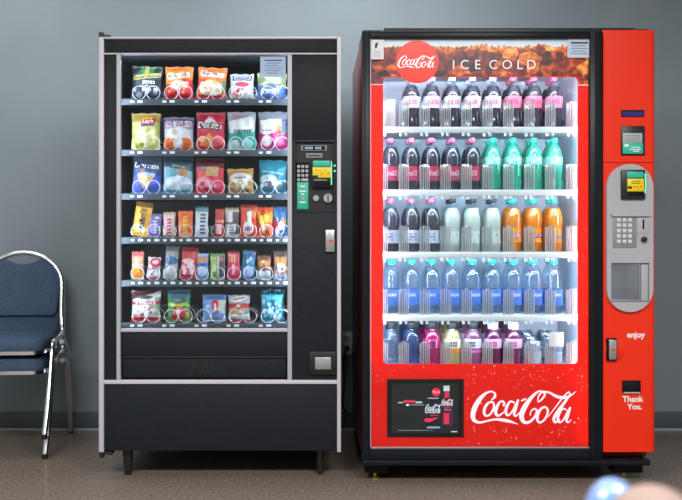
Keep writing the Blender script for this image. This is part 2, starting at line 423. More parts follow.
cro = SP('card_reader', cr, cpo)
SP('reader_screen', MB().box(X(313.2), X(329.5), -.0145, -.011, Z(166.8), Z(161), 'teal_label', .001), cro)
yl = MB().box(X(312.6), X(331), -.0155, -.011, Z(178), Z(167.6), 'yellow_label', .001)
yl.rect(X(312.6), X(318), Z(178.1), Z(175.6), -.0157, 'black_plastic')
for a, b in ((316, 170.2), (320, 171), (325, 170.2), (328, 173.4), (321.5, 174.4)): yl.disc(X(a), Z(b), .0035, -.0157, 'brass' if b < 172 else 'red_paint')
SP('reader_label', yl, cro)['label'] = 'yellow label on the card reader'
SP('card_slot', MB().box(X(314), X(329.5), -.0145, -.010, Z(185.4), Z(181.6), 'black_matte', .001).box(X(314), X(327), -.0155, -.010, Z(181), Z(179.6), 'panel_grey_dark', .001), cro)
lg = MB().tube([(X(331.4), -.013, Z(z_)) for z_ in (162, 168, 174, 180, 185)], .0022, 'led_green', 6)
lg.disc(X(334.6), Z(165.6), .004, -.002, 'led_green'); lg.disc(X(334.6), Z(171), .004, -.002, 'led_green')
SP('status_light', lg, cro)
SP('reject_button', MB().lathe([(.012, .004), (.0145, .008), (.0145, .02)], (X(316), 0, Z(198)), 'steel', 20, 'y').lathe([(.007, .002), (.009, .006)], (X(316), 0, Z(198)), 'key_grey', 16, 'y'), cpo)
ck = MB().lathe([(.018, .002), (.022, .007), (.022, .02)], (X(328), 0, Z(198)), 'steel', 24, 'y')
ck.box(X(328) - .0022, X(328) + .0022, -.001, .006, Z(198) - .016, Z(198) + .014, 'black_matte', .001)
SP('coin_slot', ck, cpo)
lt = MB(); lt.box(X(325.4), X(334.6), -.012, .006, Z(252), Z(229.8), 'steel', .004)
lt.flat([(X(328.4), Z(241)), (X(331), Z(243)), (X(331), Z(241.8)), (X(333.4), Z(241.8)), (X(333.4), Z(240.2)), (X(331), Z(240.2)), (X(331), Z(239))], -.0123, 'red_paint')
SP('latch_handle', lt)['label'] = 'silver latch with a red arrow'
cu = MB(); cu.box(X(309), X(336), -.010, .006, Z(374.6), Z(351.4), 'black_plastic', .004)
cuo = SP('coin_return', cu)
SP('return_cup', MB().box(X(315), X(331), -.0125, -.008, Z(369), Z(357), 'steel', .003), cuo)
# lamps inside, behind the trim
lm = MB(); lm.box(X(121), X(287), .036, .050, Z(51.4) , Z(50.2), 'tube_snack', .002)
SP('lamp_tube', lm)
for px in (114.5, 293.2):
    SP('lamp_tube', MB().box(X(px), X(px + .9), .036, .052, Z(322), Z(60), 'tube_snack', .002))

# trays with coils
YT = 0.085; YB = 0.135
tray_y = [99.3, 150.3, 194, 237.8, 280.6, 323.2]
def coil(mb, cx, cz, r, y0, turns, pitch):
    path = []
    for t in range(turns):
        for k in range(17):
            a = -PI / 2 + 2 * PI * k / 16
            path.append((cx + r * math.cos(a), y0 + t * pitch + .006 * k / 16, cz + r * math.sin(a)))
    mb.tube(path, .0014, 'coil_steel', 5)
for ri, py in enumerate(tray_y):
    zt = Z(py, YT)
    t = MB()
    t.box(X(113), X(295), YT, .58, zt - .006, zt - .002, 'liner_dark')
    t.box(X(113), X(295), YT - .003, YT + .001, zt - .024, zt + .002, 'tray_grey', .001)
    t.box(X(113), X(295), YT - .004, YT - .002, zt - .0245, zt - .021, 'liner_dark')
    to = SP('tray', t)
    wide = ri in (0, 1, 2, 5)
    n = 5 if wide else 10; pit = 32.1 if wide else 16.05
    for k in range(n):
        x0 = 131.2 + pit * k
        a, b = (x0 - .8, x0 + 3.2) if wide else (x0 + .2, x0 + 3.4)
        SP('price_tag', MB().box(X(a, YT), X(b, YT), YT - .0055, YT - .0025, zt - .015, zt - .006, 'tag_white', .0005), to)
        a, b = (x0 + 6.6, x0 + 11.6) if wide else (x0 + 7.4, x0 + 12.2)
        SP('price_tag', MB().box(X(a, YT), X(b, YT), YT - .0055, YT - .0025, zt - .015, zt - .005, 'tag_white', .0005), to)
        cx = X(x0 + pit / 2 - (.6 if wide else 1.2), YT + .02); cz_r = .029 if wide else .0285
        if wide:
            for sg in (-1, 1):
                m_ = MB(); coil(m_, cx + sg * .0305, zt + cz_r + .0005, cz_r, YT + .006, 4, .10); SP('coil', m_, to)
        else:
            m_ = MB(); coil(m_, cx, zt + cz_r + .0005, cz_r, YT + .006, 4, .10); SP('coil', m_, to)
# notice behind the glass
nb = MB().box(X(260), X(285.5), .016, .018, Z(76), Z(55.5), 'print', col=(214, 226, 250))
for k in range(6): nb.box(X(264 + (k % 2) * 2), X(282 - (k % 3) * 2), .0154, .0162, Z(60.2 + k * 2.5), Z(59.4 + k * 2.5 - (.6 if k == 0 else 0)), 'print', col=(96, 108, 140) if k == 0 else (140, 156, 190))
SP('notice', nb)['label'] = 'pale blue printed notice behind the glass'

# ------------------------------------------------------------------ snacks
def design_color(L, u, v):
    col = (128, 128, 128)
    for l in L:
        k = l[0]
        if k == 'fill': col = l[1]
        elif k == 'band':                       # v0 v1 colour slope wave
            s_ = (l[4] if len(l) > 4 else 0) * (u - .5) + (l[5] * math.sin(u * l[6] * 2 * PI + 1) if len(l) > 6 else 0)
            if l[1] <= v - s_ <= l[2]: col = l[3]
        elif k == 'ell':
            a = l[6] if len(l) > 6 else 0
            du, dv = u - l[1], v - l[2]; ca, sa = math.cos(a), math.sin(a)
            if ((du * ca + dv * sa) / l[3]) ** 2 + ((-du * sa + dv * ca) / l[4]) ** 2 <= 1: col = l[5]
        elif k == 'rect':
            a = l[6] if len(l) > 6 else 0
            du, dv = u - (l[1] + l[3]) / 2, v - (l[2] + l[4]) / 2; ca, sa = math.cos(a), math.sin(a)
            if abs(du * ca + dv * sa) <= (l[3] - l[1]) / 2 and abs(-du * sa + dv * ca) <= (l[4] - l[2]) / 2: col = l[5]
        elif k == 'tri':
            (a, b), (c, d_), (e, f) = l[1:4]
            s1 = (c - a) * (v - b) - (d_ - b) * (u - a); s2 = (e - c) * (v - d_) - (f - d_) * (u - c); s3 = (a - e) * (v - f) - (b - f) * (u - e)
            if (s1 >= 0 and s2 >= 0 and s3 >= 0) or (s1 <= 0 and s2 <= 0 and s3 <= 0): col = l[4]
        elif k == 'spots':                      # u0 v0 u1 v1 n r colours seed
            rnd = random.Random(l[8]); 
            for _ in range(l[5]):
                a, b, r_, cc = rnd.uniform(l[1], l[3]), rnd.uniform(l[2], l[4]), l[6] * rnd.uniform(.6, 1.3), rnd.choice(l[7])
                if (u - a) ** 2 + ((v - b) * 1.15) ** 2 < r_ * r_: col = cc
    return col
def bag(name, label, cat, group, px0, px1, ptop, row, L, tilt=0.0, lean=0.06, thick=0.042, lift=0.0, seed=0, top=0.0, flat=False):
    """a sealed foil pack standing on its tray: front and back pillow skins, crimped seams, print as vertex colour + lettering"""
    w = (px1 - px0) * (D0 + YB) / F; zt = Z(tray_y[row], YT); z0 = zt + .0035
    cx = X((px0 + px1) / 2, YB); h = (Z(ptop, YB) - z0)
    rnd = random.Random(seed * 7 + 3); ph = [rnd.uniform(0, 6.28) for _ in range(8)]
    NU, NV = 34, 44
    def prof(u, v):
        su = max(0.0, math.sin(PI * min(max(u, 0), 1))) ** .55
        e = min(1.0, (max(v, 0) - .045) / .22) if v > .045 else 0.0
        tt = min(1.0, (.945 - v) / .34) if v < .945 else 0.0
        e = math.sin(e * PI / 2); tt = math.sin(tt * PI / 2) ** 1.2
        d_ = su * e * tt
        wr = .05 * math.sin(9 * v + 6 * u + ph[0]) * (1 - .5 * su) + .045 * math.sin(17 * u + 5 * v + ph[1]) + .03 * math.sin(23 * v - 11 * u + ph[2])
        crimp = .012 * math.sin(v * 420) if (v < .045 or v > .945) else 0
        return max(0.0, d_ * (1 + 2.6 * wr)) + .02 + crimp
    ca, sa = math.cos(tilt), math.sin(tilt)
    def place(u, v, side, extra=0.0):
        pinch = 1 - .10 * math.sin(PI * min(1, max(0, v))) ** 1.0 * (0.6 if flat else 1) 
        xx = (u - .5) * w * (1 - .06 * math.sin(PI * v)) ; zz = v * h
        zz += .004 * math.sin(5 * u * PI + ph[3]) * max(0, v - .9) * 10 * .5
        dd = prof(u, v) * thick / 2 + extra
        yy = -dd if side == 0 else dd
        yy += lean * zz + top * max(0, v - .8) * h
        x2 = xx * ca + zz * sa; z2 = -xx * sa + zz * ca
        return (cx + x2, YB + yy, z0 + z2 + abs(w / 2 * sa))
    mb = MB(); V = []; cols = []; Fc = []
    lay = [l for l in L if l[0] != 'text']
    for side in (0, 1):
        for j in range(NV + 1):
            for i in range(NU + 1):
                u, v = i / NU, j / NV
                V.append(place(u, v, side)); cols.append(lin(design_color(lay, u, v) if side == 0 else design_color(lay[:1], u, v)))
        o = side * (NU + 1) * (NV + 1)
        for j in range(NV):
            for i in range(NU):
                a = o + j * (NU + 1) + i; qd = (a, a + 1, a + NU + 2, a + NU + 1); Fc.append(qd if side == 0 else qd[::-1])
    o = (NU + 1) * (NV + 1)
    edge = [(j * (NU + 1)) for j in range(NV + 1)]
    for j in range(NV):
        a, b = j * (NU + 1), (j + 1) * (NU + 1); Fc.append((a, b, b + o, a + o))
        a, b = a + NU, b + NU; Fc.append((b, a, a + o, b + o))
    for i in range(NU):
        Fc.append((i + 1, i, i + o, i + 1 + o)); a = NV * (NU + 1) + i; Fc.append((a, a + 1, a + 1 + o, a + o))
    mb.add(V, Fc, 'foil', smooth=True, cols=cols)
    for l in L:
        if l[0] == 'text':       # body u v width(u) height(v) colour rot bold shear
            _, body, tu, tv, tw, th, col = l[:7]; rot = l[7] if len(l) > 7 else 0; bold = l[8] if len(l) > 8 else 0.03; sh = l[9] if len(l) > 9 else 0
            if abs(rot) > 1: mb.text(body, tu * w, tv * h, 0, 'foil', col, h=tw * w, w=th * h, rot=rot, bold=bold, shear=sh, fn=lambda x, y, z: place(x / w, z / h, 0, .0016))
            else: mb.text(body, tu * w, tv * h, 0, 'foil', col, h=th * h, w=tw * w, rot=rot, bold=bold, shear=sh, fn=lambda x, y, z: place(x / w, z / h, 0, .0016))
    o_ = mb.build(name)
    loc = Vector((cx, YB, z0)); o_.data.transform(Matrix.Translation(-loc)); o_.location = loc
    return tag(o_, label, cat, group)

W = (244, 244, 246); K = (28, 28, 34); RED = (214, 28, 48); OR = (246, 128, 24); YEL = (246, 204, 40); BL = (40, 78, 170); TEAL = (30, 132, 150)
def marks(u0, v0, u1, v1, col, n=4, rot=0.0):      # illegible small print as little bars
    out = []; 
    for k in range(n):
        t = (k + .5) / n
        out.append(('rect', u0 + (u1 - u0) * t - (u1 - u0) / n * .33, v0, u0 + (u1 - u0) * t + (u1 - u0) / n * .33, v1, col, rot))
    return out
G1 = 'chip bags on the top tray of the snack machine'; G2 = 'chip bags on the second tray'; G3 = 'chip and cookie bags on the third tray'
G4 = 'candy packs on the fourth tray'; G5 = 'candy packs on the fifth tray'; G6 = 'snack bags on the bottom tray'
# row 1
bag('popcorn_bag', 'black popcorn bag with slanted yellow banner and green corn husk', 'popcorn bag', G1, 131, 162, 66.5, 0,
    [('fill', (38, 42, 52)), ('ell', .28, .62, .2, .2, (52, 58, 70)), ('ell', .38, .84, .05, .16, (58, 150, 80), .5), ('ell', .66, .84, .05, .16, (58, 150, 80), -.5), ('ell', .5, .9, .3, .04, (58, 150, 80), .3), ('ell', .5, .88, .08, .13, (206, 186, 96)), ('rect', .04, .62, .96, .75, (206, 202, 110), .11),
     ('spots', .05, .1, .95, .3, 16, .07, [(210, 214, 220), (150, 158, 170), (70, 76, 90)], 3), ('text', 'Smartfood', .5, .685, .84, .085, (40, 60, 40), .11, .02)] + marks(.36, .46, .78, .55, W, 5, .05) + marks(.3, .38, .8, .43, (200, 206, 214), 7), seed=1, tilt=.03)
FLAME = [('band', -.1, .52, (222, 34, 40), .25, .05, 1.5), ('ell', .5, .42, .32, .16, (246, 196, 170)), ('spots', .15, .2, .85, .5, 14, .06, [(236, 70, 40), (250, 150, 120), (255, 226, 214)], 5), ('band', -.1, .13, (206, 20, 34))]
bag('chip_bag', 'orange and red chip bag with slanted black lettering, second from left on top tray', 'chip bag', G1, 165, 193.5, 66.5, 0,
    [('fill', (246, 140, 32)), ('band', .92, 1.1, (236, 120, 26))] + FLAME + [('text', 'Cheetos', .47, .745, .82, .23, W, .16, .07), ('text', 'Cheetos', .47, .745, .78, .19, K, .16, .03)] + marks(.4, .48, .84, .53, W, 5), seed=2)
bag('chip_bag', 'leaning orange chip bag with white popcorn print and red bottom edge', 'chip bag', G1, 196.5, 226, 68, 0,
    [('fill', (240, 116, 30)), ('band', .36, .56, (214, 52, 40), -.2), ('ell', .48, .34, .42, .24, (240, 226, 206)), ('spots', .1, .15, .85, .5, 22, .06, [(250, 244, 230), (226, 196, 160), (240, 150, 90)], 8), ('rect', .88, .2, 1.0, .6, (90, 130, 90)), ('band', -.1, .13, (212, 40, 36)),
     ('text', 'Cheetos', .5, .79, .84, .21, W, -.04, .07), ('text', 'Cheetos', .5, .79, .8, .17, K, -.04, .03)] + marks(.3, .52, .72, .58, (255, 220, 90), 4), seed=3, tilt=.05)
bag('chip_bag', 'small cream bag with black framed banner and pink oval', 'chip bag', G1, 230, 254, 74, 0,
    [('fill', (206, 204, 200)), ('rect', .1, .74, .92, .95, (40, 42, 50)), ('rect', .15, .78, .87, .91, (190, 196, 206)), ('ell', .52, .59, .3, .1, (220, 50, 90)), ('ell', .5, .3, .4, .2, (236, 226, 222)), ('spots', .15, .1, .85, .42, 14, .06, [(226, 120, 130), (250, 240, 236), (200, 60, 80)], 9), ('band', -.1, .09, (186, 40, 60))] + marks(.2, .81, .82, .88, (60, 64, 76), 6), seed=4, thick=.038)
bag('chip_bag', 'olive topped bag with white lettering on a blue lower half, under the notice', 'chip bag', G1, 257, 287, 73, 0,
    [('fill', (146, 154, 108)), ('rect', .2, .6, .82, .9, (204, 208, 190)), ('rect', .25, .66, .8, .72, (170, 180, 160)), ('ell', .15, .75, .13, .14, (120, 130, 60)), ('band', -.1, .52, (84, 120, 190), 0, .03, 2), ('band', -.1, .2, (96, 130, 200)), ('spots', .0, .05, 1., .5, 10, .06, [(120, 150, 210), (70, 100, 176)], 2), ('text', 'Simply', .48, .33, .78, .26, W, .18, .03, .3)], seed=5)
# row 2
bag('chip_bag', 'pale yellow chip bag with gold top and small red ribbon logo', 'chip bag', G2, 131, 160.5, 113, 1,
    [('fill', (216, 212, 120)), ('band', .76, 1.1, (176, 148, 66)), ('spots', .05, .1, .95, .6, 16, .1, [(226, 226, 150), (206, 204, 104), (236, 232, 176), (190, 190, 84)], 4), ('ell', .5, .46, .3, .06, (236, 236, 200)), ('ell', .58, .78, .24, .12, (240, 210, 80)), ('rect', .34, .70, .84, .84, (206, 40, 56), .05), ('rect', .34, .64, .8, .70, (50, 60, 130), .05), ('spots', .1, .02, .9, .25, 8, .07, [(170, 170, 70), (210, 206, 96)], 14),
     ('text', "Lay's", .58, .77, .4, .13, W, .05, .03, .2)], seed=6)
bag('chip_bag', 'white and blue chip bag with pink block lettering and orange bottom', 'chip bag', G2, 163.5, 194, 117, 1,
    [('fill', (206, 212, 230)), ('band', .84, 1.1, (74, 84, 116)), ('band', .62, .84, (150, 150, 196), 0, .02, 1), ('ell', .5, .5, .4, .2, (238, 238, 244)), ('ell', .38, .55, .1, .08, (226, 206, 170)), ('rect', .0, .04, .36, .38, (240, 112, 24)), ('rect', .64, .04, .95, .38, (240, 112, 24)), ('ell', .5, .2, .16, .2, (240, 230, 226)), ('band', -.1, .07, (206, 70, 40)), ('text', 'RUFFLES', .5, .79, .86, .2, W, 0, .07), ('text', 'RUFFLES', .5, .79, .82, .16, (216, 50, 120), 0, .02)], seed=7)
bag('chip_bag', 'bright red chip bag with angular white lettering and orange chip', 'chip bag', G2, 196, 225.5, 112, 1,
    [('fill', (216, 34, 62)), ('band', .86, 1.1, (190, 30, 60)), ('tri', (.02, .55), (.5, .95), (.98, .52), (228, 60, 90)), ('tri', (.25, .7), (.45, .9), (.72, .7), (240, 236, 240)), ('tri', (.1, .12), (.45, .46), (.8, .1), (244, 150, 60)), ('ell', .75, .25, .2, .14, (244, 96, 110)), ('ell', .2, .3, .12, .08, (250, 190, 150)), ('band', -.1, .06, (170, 24, 44)), ('text', 'Doritos', .48, .65, .9, .22, K, -.06, .1), ('text', 'Doritos', .48, .65, .84, .17, W, -.06, .03)], seed=8)
bag('chip_bag', 'silver bag with tilted white banner over a teal green half', 'chip bag', G2, 227, 256, 111.5, 1,
    [('fill', (176, 182, 188)), ('rect', .15, .78, .7, .92, (186, 140, 160), -.1), ('band', -.1, .48, (32, 150, 138), 0, .02, 3), ('rect', .06, .5, .92, .82, (240, 240, 240), .16), ('ell', .25, .14, .2, .13, (200, 226, 222)), ('ell', .72, .18, .2, .12, (160, 214, 206)), ('band', -.1, .05, (206, 214, 216))] + marks(.2, .47, .85, .53, (40, 70, 70), 7), seed=9)
bag('chip_bag', 'clear topped bag with white label and magenta bottom', 'chip bag', G2, 258, 287.5, 111.5, 1,
    [('fill', (150, 156, 166)), ('band', .62, .8, (120, 96, 140)), ('rect', .06, .42, .8, .8, (240, 238, 238), .03), ('ell', .72, .56, .1, .1, (216, 160, 70)), ('ell', .7, .46, .12, .05, (170, 60, 60)), ('rect', .84, .45, .97, .75, (110, 140, 190)), ('band', -.1, .42, (206, 36, 116), 0, .03, 2), ('ell', .3, .25, .18, .14, (244, 224, 230)), ('ell', .72, .24, .16, .12, (236, 120, 170)), ('band', -.1, .05, (130, 90, 150))] + marks(.12, .48, .6, .53, (150, 120, 150), 5), seed=10)
# row 3
bag('chip_bag', 'blue chip bag with angular white lettering and tan chips', 'chip bag', G3, 132, 161.5, 157, 2,
    [('fill', (74, 106, 168)), ('band', .82, 1.1, (78, 92, 116)), ('band', .5, .82, (64, 88, 140)), ('ell', .15, .25, .2, .2, (96, 110, 220)), ('ell', .85, .3, .2, .2, (70, 90, 210)), ('tri', (.4, .12), (.15, .52), (.6, .56), (214, 172, 110)), ('tri', (.5, .1), (.45, .5), (.8, .5), (226, 190, 130)), ('ell', .5, .52, .3, .05, (170, 190, 226)), ('tri', (.3, .62), (.45, .75), (.4, .56), (226, 70, 50)), ('text', 'Doritos', .5, .755, .92, .19, (34, 38, 60), -.07, .1), ('text', 'Doritos', .5, .755, .86, .15, W, -.07, .03)], seed=11, tilt=.02)
bag('chip_bag', 'pale teal bag with dark folded top and brown chips', 'chip bag', G3, 163, 193.5, 156.5, 2,
    [('fill', (150, 196, 212)), ('band', .78, 1.2, (52, 92, 108), -.14), ('band', .66, .78, (70, 100, 110), -.14), ('rect', .08, .44, .5, .66, (110, 176, 190)), ('ell', .68, .56, .17, .12, (200, 150, 100)), ('ell', .6, .5, .1, .08, (180, 120, 80)), ('ell', .5, .28, .46, .2, (214, 228, 240)), ('band', -.1, .1, (76, 150, 178)), ('rect', .3, .72, .75, .75, (190, 196, 180), -.14)], seed=12)
bag('chip_bag', 'crimson bag with dark maroon top and tan square, middle of the third tray', 'chip bag', G3, 195, 224.5, 158, 2,
    [('fill', (226, 44, 74)), ('band', .72, 1.1, (112, 36, 56)), ('ell', .45, .72, .42, .05, (150, 150, 160)), ('rect', .4, .5, .82, .76, (210, 170, 120)), ('rect', .06, .36, .4, .64, (240, 96, 90)), ('ell', .3, .3, .3, .16, (246, 150, 170)), ('ell', .7, .24, .2, .12, (240, 90, 130)), ('spots', .1, .1, .9, .4, 8, .07, [(250, 190, 200), (220, 30, 70)], 6)], seed=13)
bag('cookie_bag', 'short tan cookie bag with white oval label', 'cookie bag', G3, 227.5, 254, 169, 2,
    [('fill', (190, 150, 92)), ('band', .8, 1.1, (196, 150, 76), -.06), ('ell', .5, .62, .42, .22, (226, 220, 216)), ('spots', .1, .1, .9, .5, 14, .09, [(206, 180, 150), (150, 110, 90), (226, 206, 186), (170, 130, 110)], 7)] + marks(.25, .6, .75, .68, (110, 80, 70), 4), seed=14, tilt=-.02)
bag('cookie_bag', 'teal blue cookie bag at the right end of the third tray', 'cookie bag', G3, 258, 286.5, 160.5, 2,
    [('fill', (42, 128, 150)), ('band', .62, 1.1, (48, 140, 160)), ('rect', .1, .6, .9, .64, (150, 196, 210), -.1), ('ell', .35, .45, .3, .1, (190, 214, 226)), ('spots', .1, .12, .9, .44, 18, .08, [(190, 200, 214), (90, 90, 110), (150, 120, 120), (226, 230, 236)], 12), ('band', -.1, .08, (34, 120, 150))], seed=15, tilt=.03)
# row 4 (candy)
def bar(label, px0, px1, top, row, L, name='candy_bar', cat='candy bar', **k):
    k.setdefault('thick', .02); k.setdefault('flat', True)
    return bag(name, label, cat, G4 if row == 3 else G5, px0, px1, top, row, L, **k)
VT = PI / 2
bar('tall yellow candy pack leaning right with dark upright lettering', 131, 148.5, 203, 3, [('fill', (232, 170, 40)), ('band', .86, 1.1, (150, 104, 50)), ('rect', .12, .2, .3, .84, (246, 200, 60)), ('ell', .5, .2, .3, .1, (226, 226, 170)), ('band', -.1, .1, (240, 176, 40)), ('text', "m&m's", .5, .52, .42, .56, (60, 32, 30), VT, .05)], name='candy_pack', cat='candy pack', tilt=.15, seed=21)
bar('small purple candy bar beside the tall yellow pack', 147.5, 160.5, 214, 3, [('fill', (124, 104, 170)), ('band', .85, 1.1, (90, 84, 130)), ('rect', .3, .1, .7, .8, (84, 64, 130)), ('ell', .62, .82, .2, .06, (220, 200, 226)), ('ell', .5, .3, .3, .2, (150, 134, 196))] + [('rect', .36, .15 + .12 * k, .68, .21 + .12 * k, (206, 200, 236)) for k in range(5)], tilt=.08, seed=22)
bar('cream candy bar with pinkish red upright lettering on fourth tray', 163, 175.5, 212, 3, [('fill', (226, 196, 186)), ('band', .9, 1.1, (206, 160, 120)), ('rect', .25, .1, .78, .82, (236, 200, 206)), ('band', -.1, .07, (120, 90, 80))] + [('rect', .34, .14 + .13 * k, .7, .21 + .13 * k, (206, 40, 84), .15) for k in range(5)], seed=23)
bar('bright orange candy bar with yellow upright block lettering', 178, 193, 211, 3, [('fill', (238, 92, 36)), ('ell', .5, .5, .5, .2, (246, 120, 60)), ('ell', .5, .12, .3, .1, (250, 190, 150)), ('rect', .32, .2, .7, .88, (226, 76, 30))] + [('text', "REESE'S", .5, .52, .3, .62, (250, 214, 60), VT, .05)], seed=24)
bar('silvery white candy bar with blue top and grey upright lettering', 194.5, 208, 206.5, 3, [('fill', (206, 212, 222)), ('band', .84, 1.1, (84, 136, 160)), ('rect', .2, .74, .6, .84, (206, 200, 170)), ('ell', .5, .3, .4, .2, (222, 226, 234))] + [('rect', .4, .1 + .12 * k, .8, .17 + .12 * k, (92, 92, 130)) for k in range(6)], seed=25, tilt=.02)
bar('narrow red candy bar with white patch at its foot on the fourth tray', 214.5, 224, 209, 3, [('fill', (200, 44, 56)), ('band', .6, .9, (196, 70, 64)), ('band', .52, .6, (226, 150, 140)), ('rect', .2, .1, .75, .45, (246, 210, 210)), ('band', -.1, .08, (180, 30, 50))], seed=26, tilt=.03)
bar('brown and silver candy bar beside the narrow red bar', 225, 239, 207.5, 3, [('fill', (196, 190, 190)), ('band', .92, 1.1, (170, 150, 110)), ('rect', .55, .1, .98, .85, (96, 70, 72)), ('rect', .25, .45, .55, .86, (236, 232, 236)), ('ell', .5, .3, .3, .2, (220, 220, 230)), ('band', .45, .52, (110, 90, 90))] + [('rect', .3, .12 + .09 * k, .62, .17 + .09 * k, (90, 90, 110)) for k in range(4)], seed=27)
bar('tall coral red candy pack with white lettering and green touch', 240, 257, 204.5, 3, [('fill', (220, 66, 52)), ('band', .84, 1.1, (214, 90, 76), -.06), ('rect', .4, .5, .72, .84, (70, 110, 80)), ('ell', .75, .7, .2, .12, (236, 140, 50)), ('ell', .5, .28, .32, .2, (236, 220, 230)), ('rect', .42, .4, .68, .8, (226, 230, 220), .15), ('band', -.1, .08, (206, 50, 40))] + marks(.25, .2, .75, .34, (120, 60, 90), 4), name='candy_pack', cat='candy pack', seed=28, thick=.026)
bar('orange and yellow candy pack with red edges on fourth tray', 256.5, 273, 207, 3, [('fill', (226, 80, 36)), ('band', .5, .86, (246, 160, 30)), ('spots', .2, .5, .8, .85, 9, .13, [(255, 206, 60), (246, 130, 30), (200, 40, 30)], 5), ('ell', .5, .3, .34, .18, (214, 150, 90)), ('spots', .2, .15, .8, .45, 8, .12, [(250, 170, 60), (250, 226, 190), (206, 60, 40)], 15), ('band', -.1, .1, (226, 84, 56)), ('rect', .0, .1, .1, .6, (190, 30, 50))], name='candy_pack', cat='candy pack', seed=29, thick=.028)
bar('blue candy pack with red and white patches, right end of fourth tray', 273, 287, 206.5, 3, [('fill', (50, 110, 166)), ('spots', .1, .5, .9, .9, 8, .13, [(150, 196, 220), (40, 90, 150), (86, 150, 190)], 4), ('ell', .75, .5, .22, .1, (226, 150, 60)), ('ell', .2, .35, .25, .2, (206, 50, 90)), ('ell', .6, .3, .24, .22, (226, 226, 236)), ('spots', .1, .05, .9, .3, 8, .1, [(70, 90, 160), (226, 220, 230)], 3)], name='candy_pack', cat='candy pack', seed=30, thick=.026)
# row 5
bar('peach candy pack with orange disc and red top, left end of fifth tray', 131.5, 144, 251.5, 4, [('fill', (232, 168, 130)), ('band', .82, 1.1, (206, 90, 92)), ('ell', .5, .7, .3, .1, (222, 180, 150)), ('ell', .5, .27, .42, .24, (246, 150, 40)), ('band', .5, .56, (226, 220, 210)), ('band', -.1, .06, (226, 190, 170))], name='candy_pack', cat='candy pack', seed=31)
bar('short red and white swirl candy pack on the fifth tray', 147, 160, 257.5, 4, [('fill', (206, 186, 196)), ('ell', .6, .76, .46, .2, (206, 30, 62)), ('ell', .6, .78, .26, .1, (240, 190, 200)), ('band', .46, .58, (186, 30, 66), .3, .04, 1), ('ell', .5, .28, .4, .18, (196, 206, 220)), ('spots', .2, .2, .8, .4, 6, .1, [(110, 120, 150), (230, 232, 240)], 4), ('band', -.1, .08, (196, 30, 60))], name='candy_pack', cat='candy pack', seed=32, tilt=.05)
bar('tall silver candy pack with blue shoulder band on fifth tray', 163.5, 177, 246.5, 4, [('fill', (182, 186, 190)), ('band', .7, 1.1, (150, 152, 154)), ('ell', .5, .56, .5, .13, (58, 116, 160)), ('band', .4, .48, (70, 120, 170), .3), ('ell', .5, .26, .36, .16, (206, 200, 206)), ('band', -.1, .06, (150, 160, 170))], name='candy_pack', cat='candy pack', tilt=.07, seed=33)
bar('wide red candy pack leaning right with pink and white middle', 179.5, 196, 248, 4, [('fill', (206, 36, 58)), ('band', .6, 1.1, (200, 50, 56)), ('ell', .45, .56, .4, .08, (240, 200, 200)), ('ell', .5, .34, .42, .2, (240, 190, 206)), ('spots', .2, .2, .8, .5, 8, .1, [(250, 230, 234), (216, 70, 110)], 5), ('band', -.1, .12, (200, 20, 60))], name='candy_pack', cat='candy pack', tilt=.09, seed=34)
bar('blue candy pack with an orange block near its top', 196.5, 208.5, 253.5, 4, [('fill', (120, 160, 212)), ('band', .92, 1.1, (170, 200, 226)), ('rect', .08, .66, .9, .86, (232, 130, 70)), ('band', .52, .62, (60, 90, 160)), ('ell', .5, .3, .38, .2, (200, 212, 230)), ('band', -.1, .08, (110, 150, 210))], name='candy_pack', cat='candy pack', seed=35)
bar('green and silver candy pack with dark right side', 210, 225, 253.5, 4, [('fill', (150, 156, 160)), ('rect', -.1, 0, .42, 1.1, (160, 196, 110)), ('band', .88, 1.1, (90, 150, 90)), ('rect', .6, .1, .95, .9, (76, 74, 76)), ('ell', .66, .78, .25, .1, (186, 110, 90)), ('ell', .28, .45, .16, .16, (210, 226, 160)), ('rect', .5, .1, .6, .9, (206, 212, 214)), ('ell', .3, .2, .15, .1, (110, 160, 80))], name='candy_pack', cat='candy pack', seed=36)
bar('red candy pack with pale upright lines over a red disc', 227, 240, 250.5, 4, [('fill', (200, 34, 62)), ('band', .9, 1.1, (150, 24, 44)), ('rect', .2, .55, .8, .88, (214, 96, 80)), ('rect', .35, .6, .42, .85, (240, 200, 180)), ('rect', .55, .6, .62, .85, (240, 200, 180)), ('ell', .5, .34, .42, .22, (226, 60, 100)), ('rect', .4, .16, .6, .5, (244, 200, 214)), ('band', -.1, .07, (220, 60, 90))], name='candy_pack', cat='candy pack', seed=37)
bar('teal blue candy pack leaning right with white lettering', 241, 254.5, 250, 4, [('fill', (34, 110, 156)), ('band', .85, 1.1, (40, 130, 170)), ('ell', .75, .92, .12, .05, (206, 60, 80)), ('ell', .5, .25, .42, .2, (176, 196, 236)), ('ell', .55, .55, .2, .12, (60, 150, 180)), ('band', -.1, .06, (40, 90, 170))] + [('rect', .35 + .13 * k, .52 + .05 * k, .43 + .13 * k, .66 + .05 * k, W, .2) for k in range(3)], name='candy_pack', cat='candy pack', tilt=.06, seed=38, thick=.026)
bar('short brown, orange and white pack beside the teal one on the fifth tray', 257, 271, 255.5, 4, [('fill', (150, 92, 60)), ('band', .86, 1.1, (110, 76, 56)), ('ell', .5, .66, .44, .14, (222, 140, 50)), ('ell', .5, .48, .3, .1, (90, 60, 70)), ('ell', .45, .74, .12, .06, (246, 230, 200)), ('band', -.1, .36, (200, 208, 222), 0, .02, 1), ('spots', .1, .1, .9, .3, 6, .1, [(226, 230, 240), (150, 160, 190)], 4)], name='candy_pack', cat='candy pack', seed=39, thick=.026)
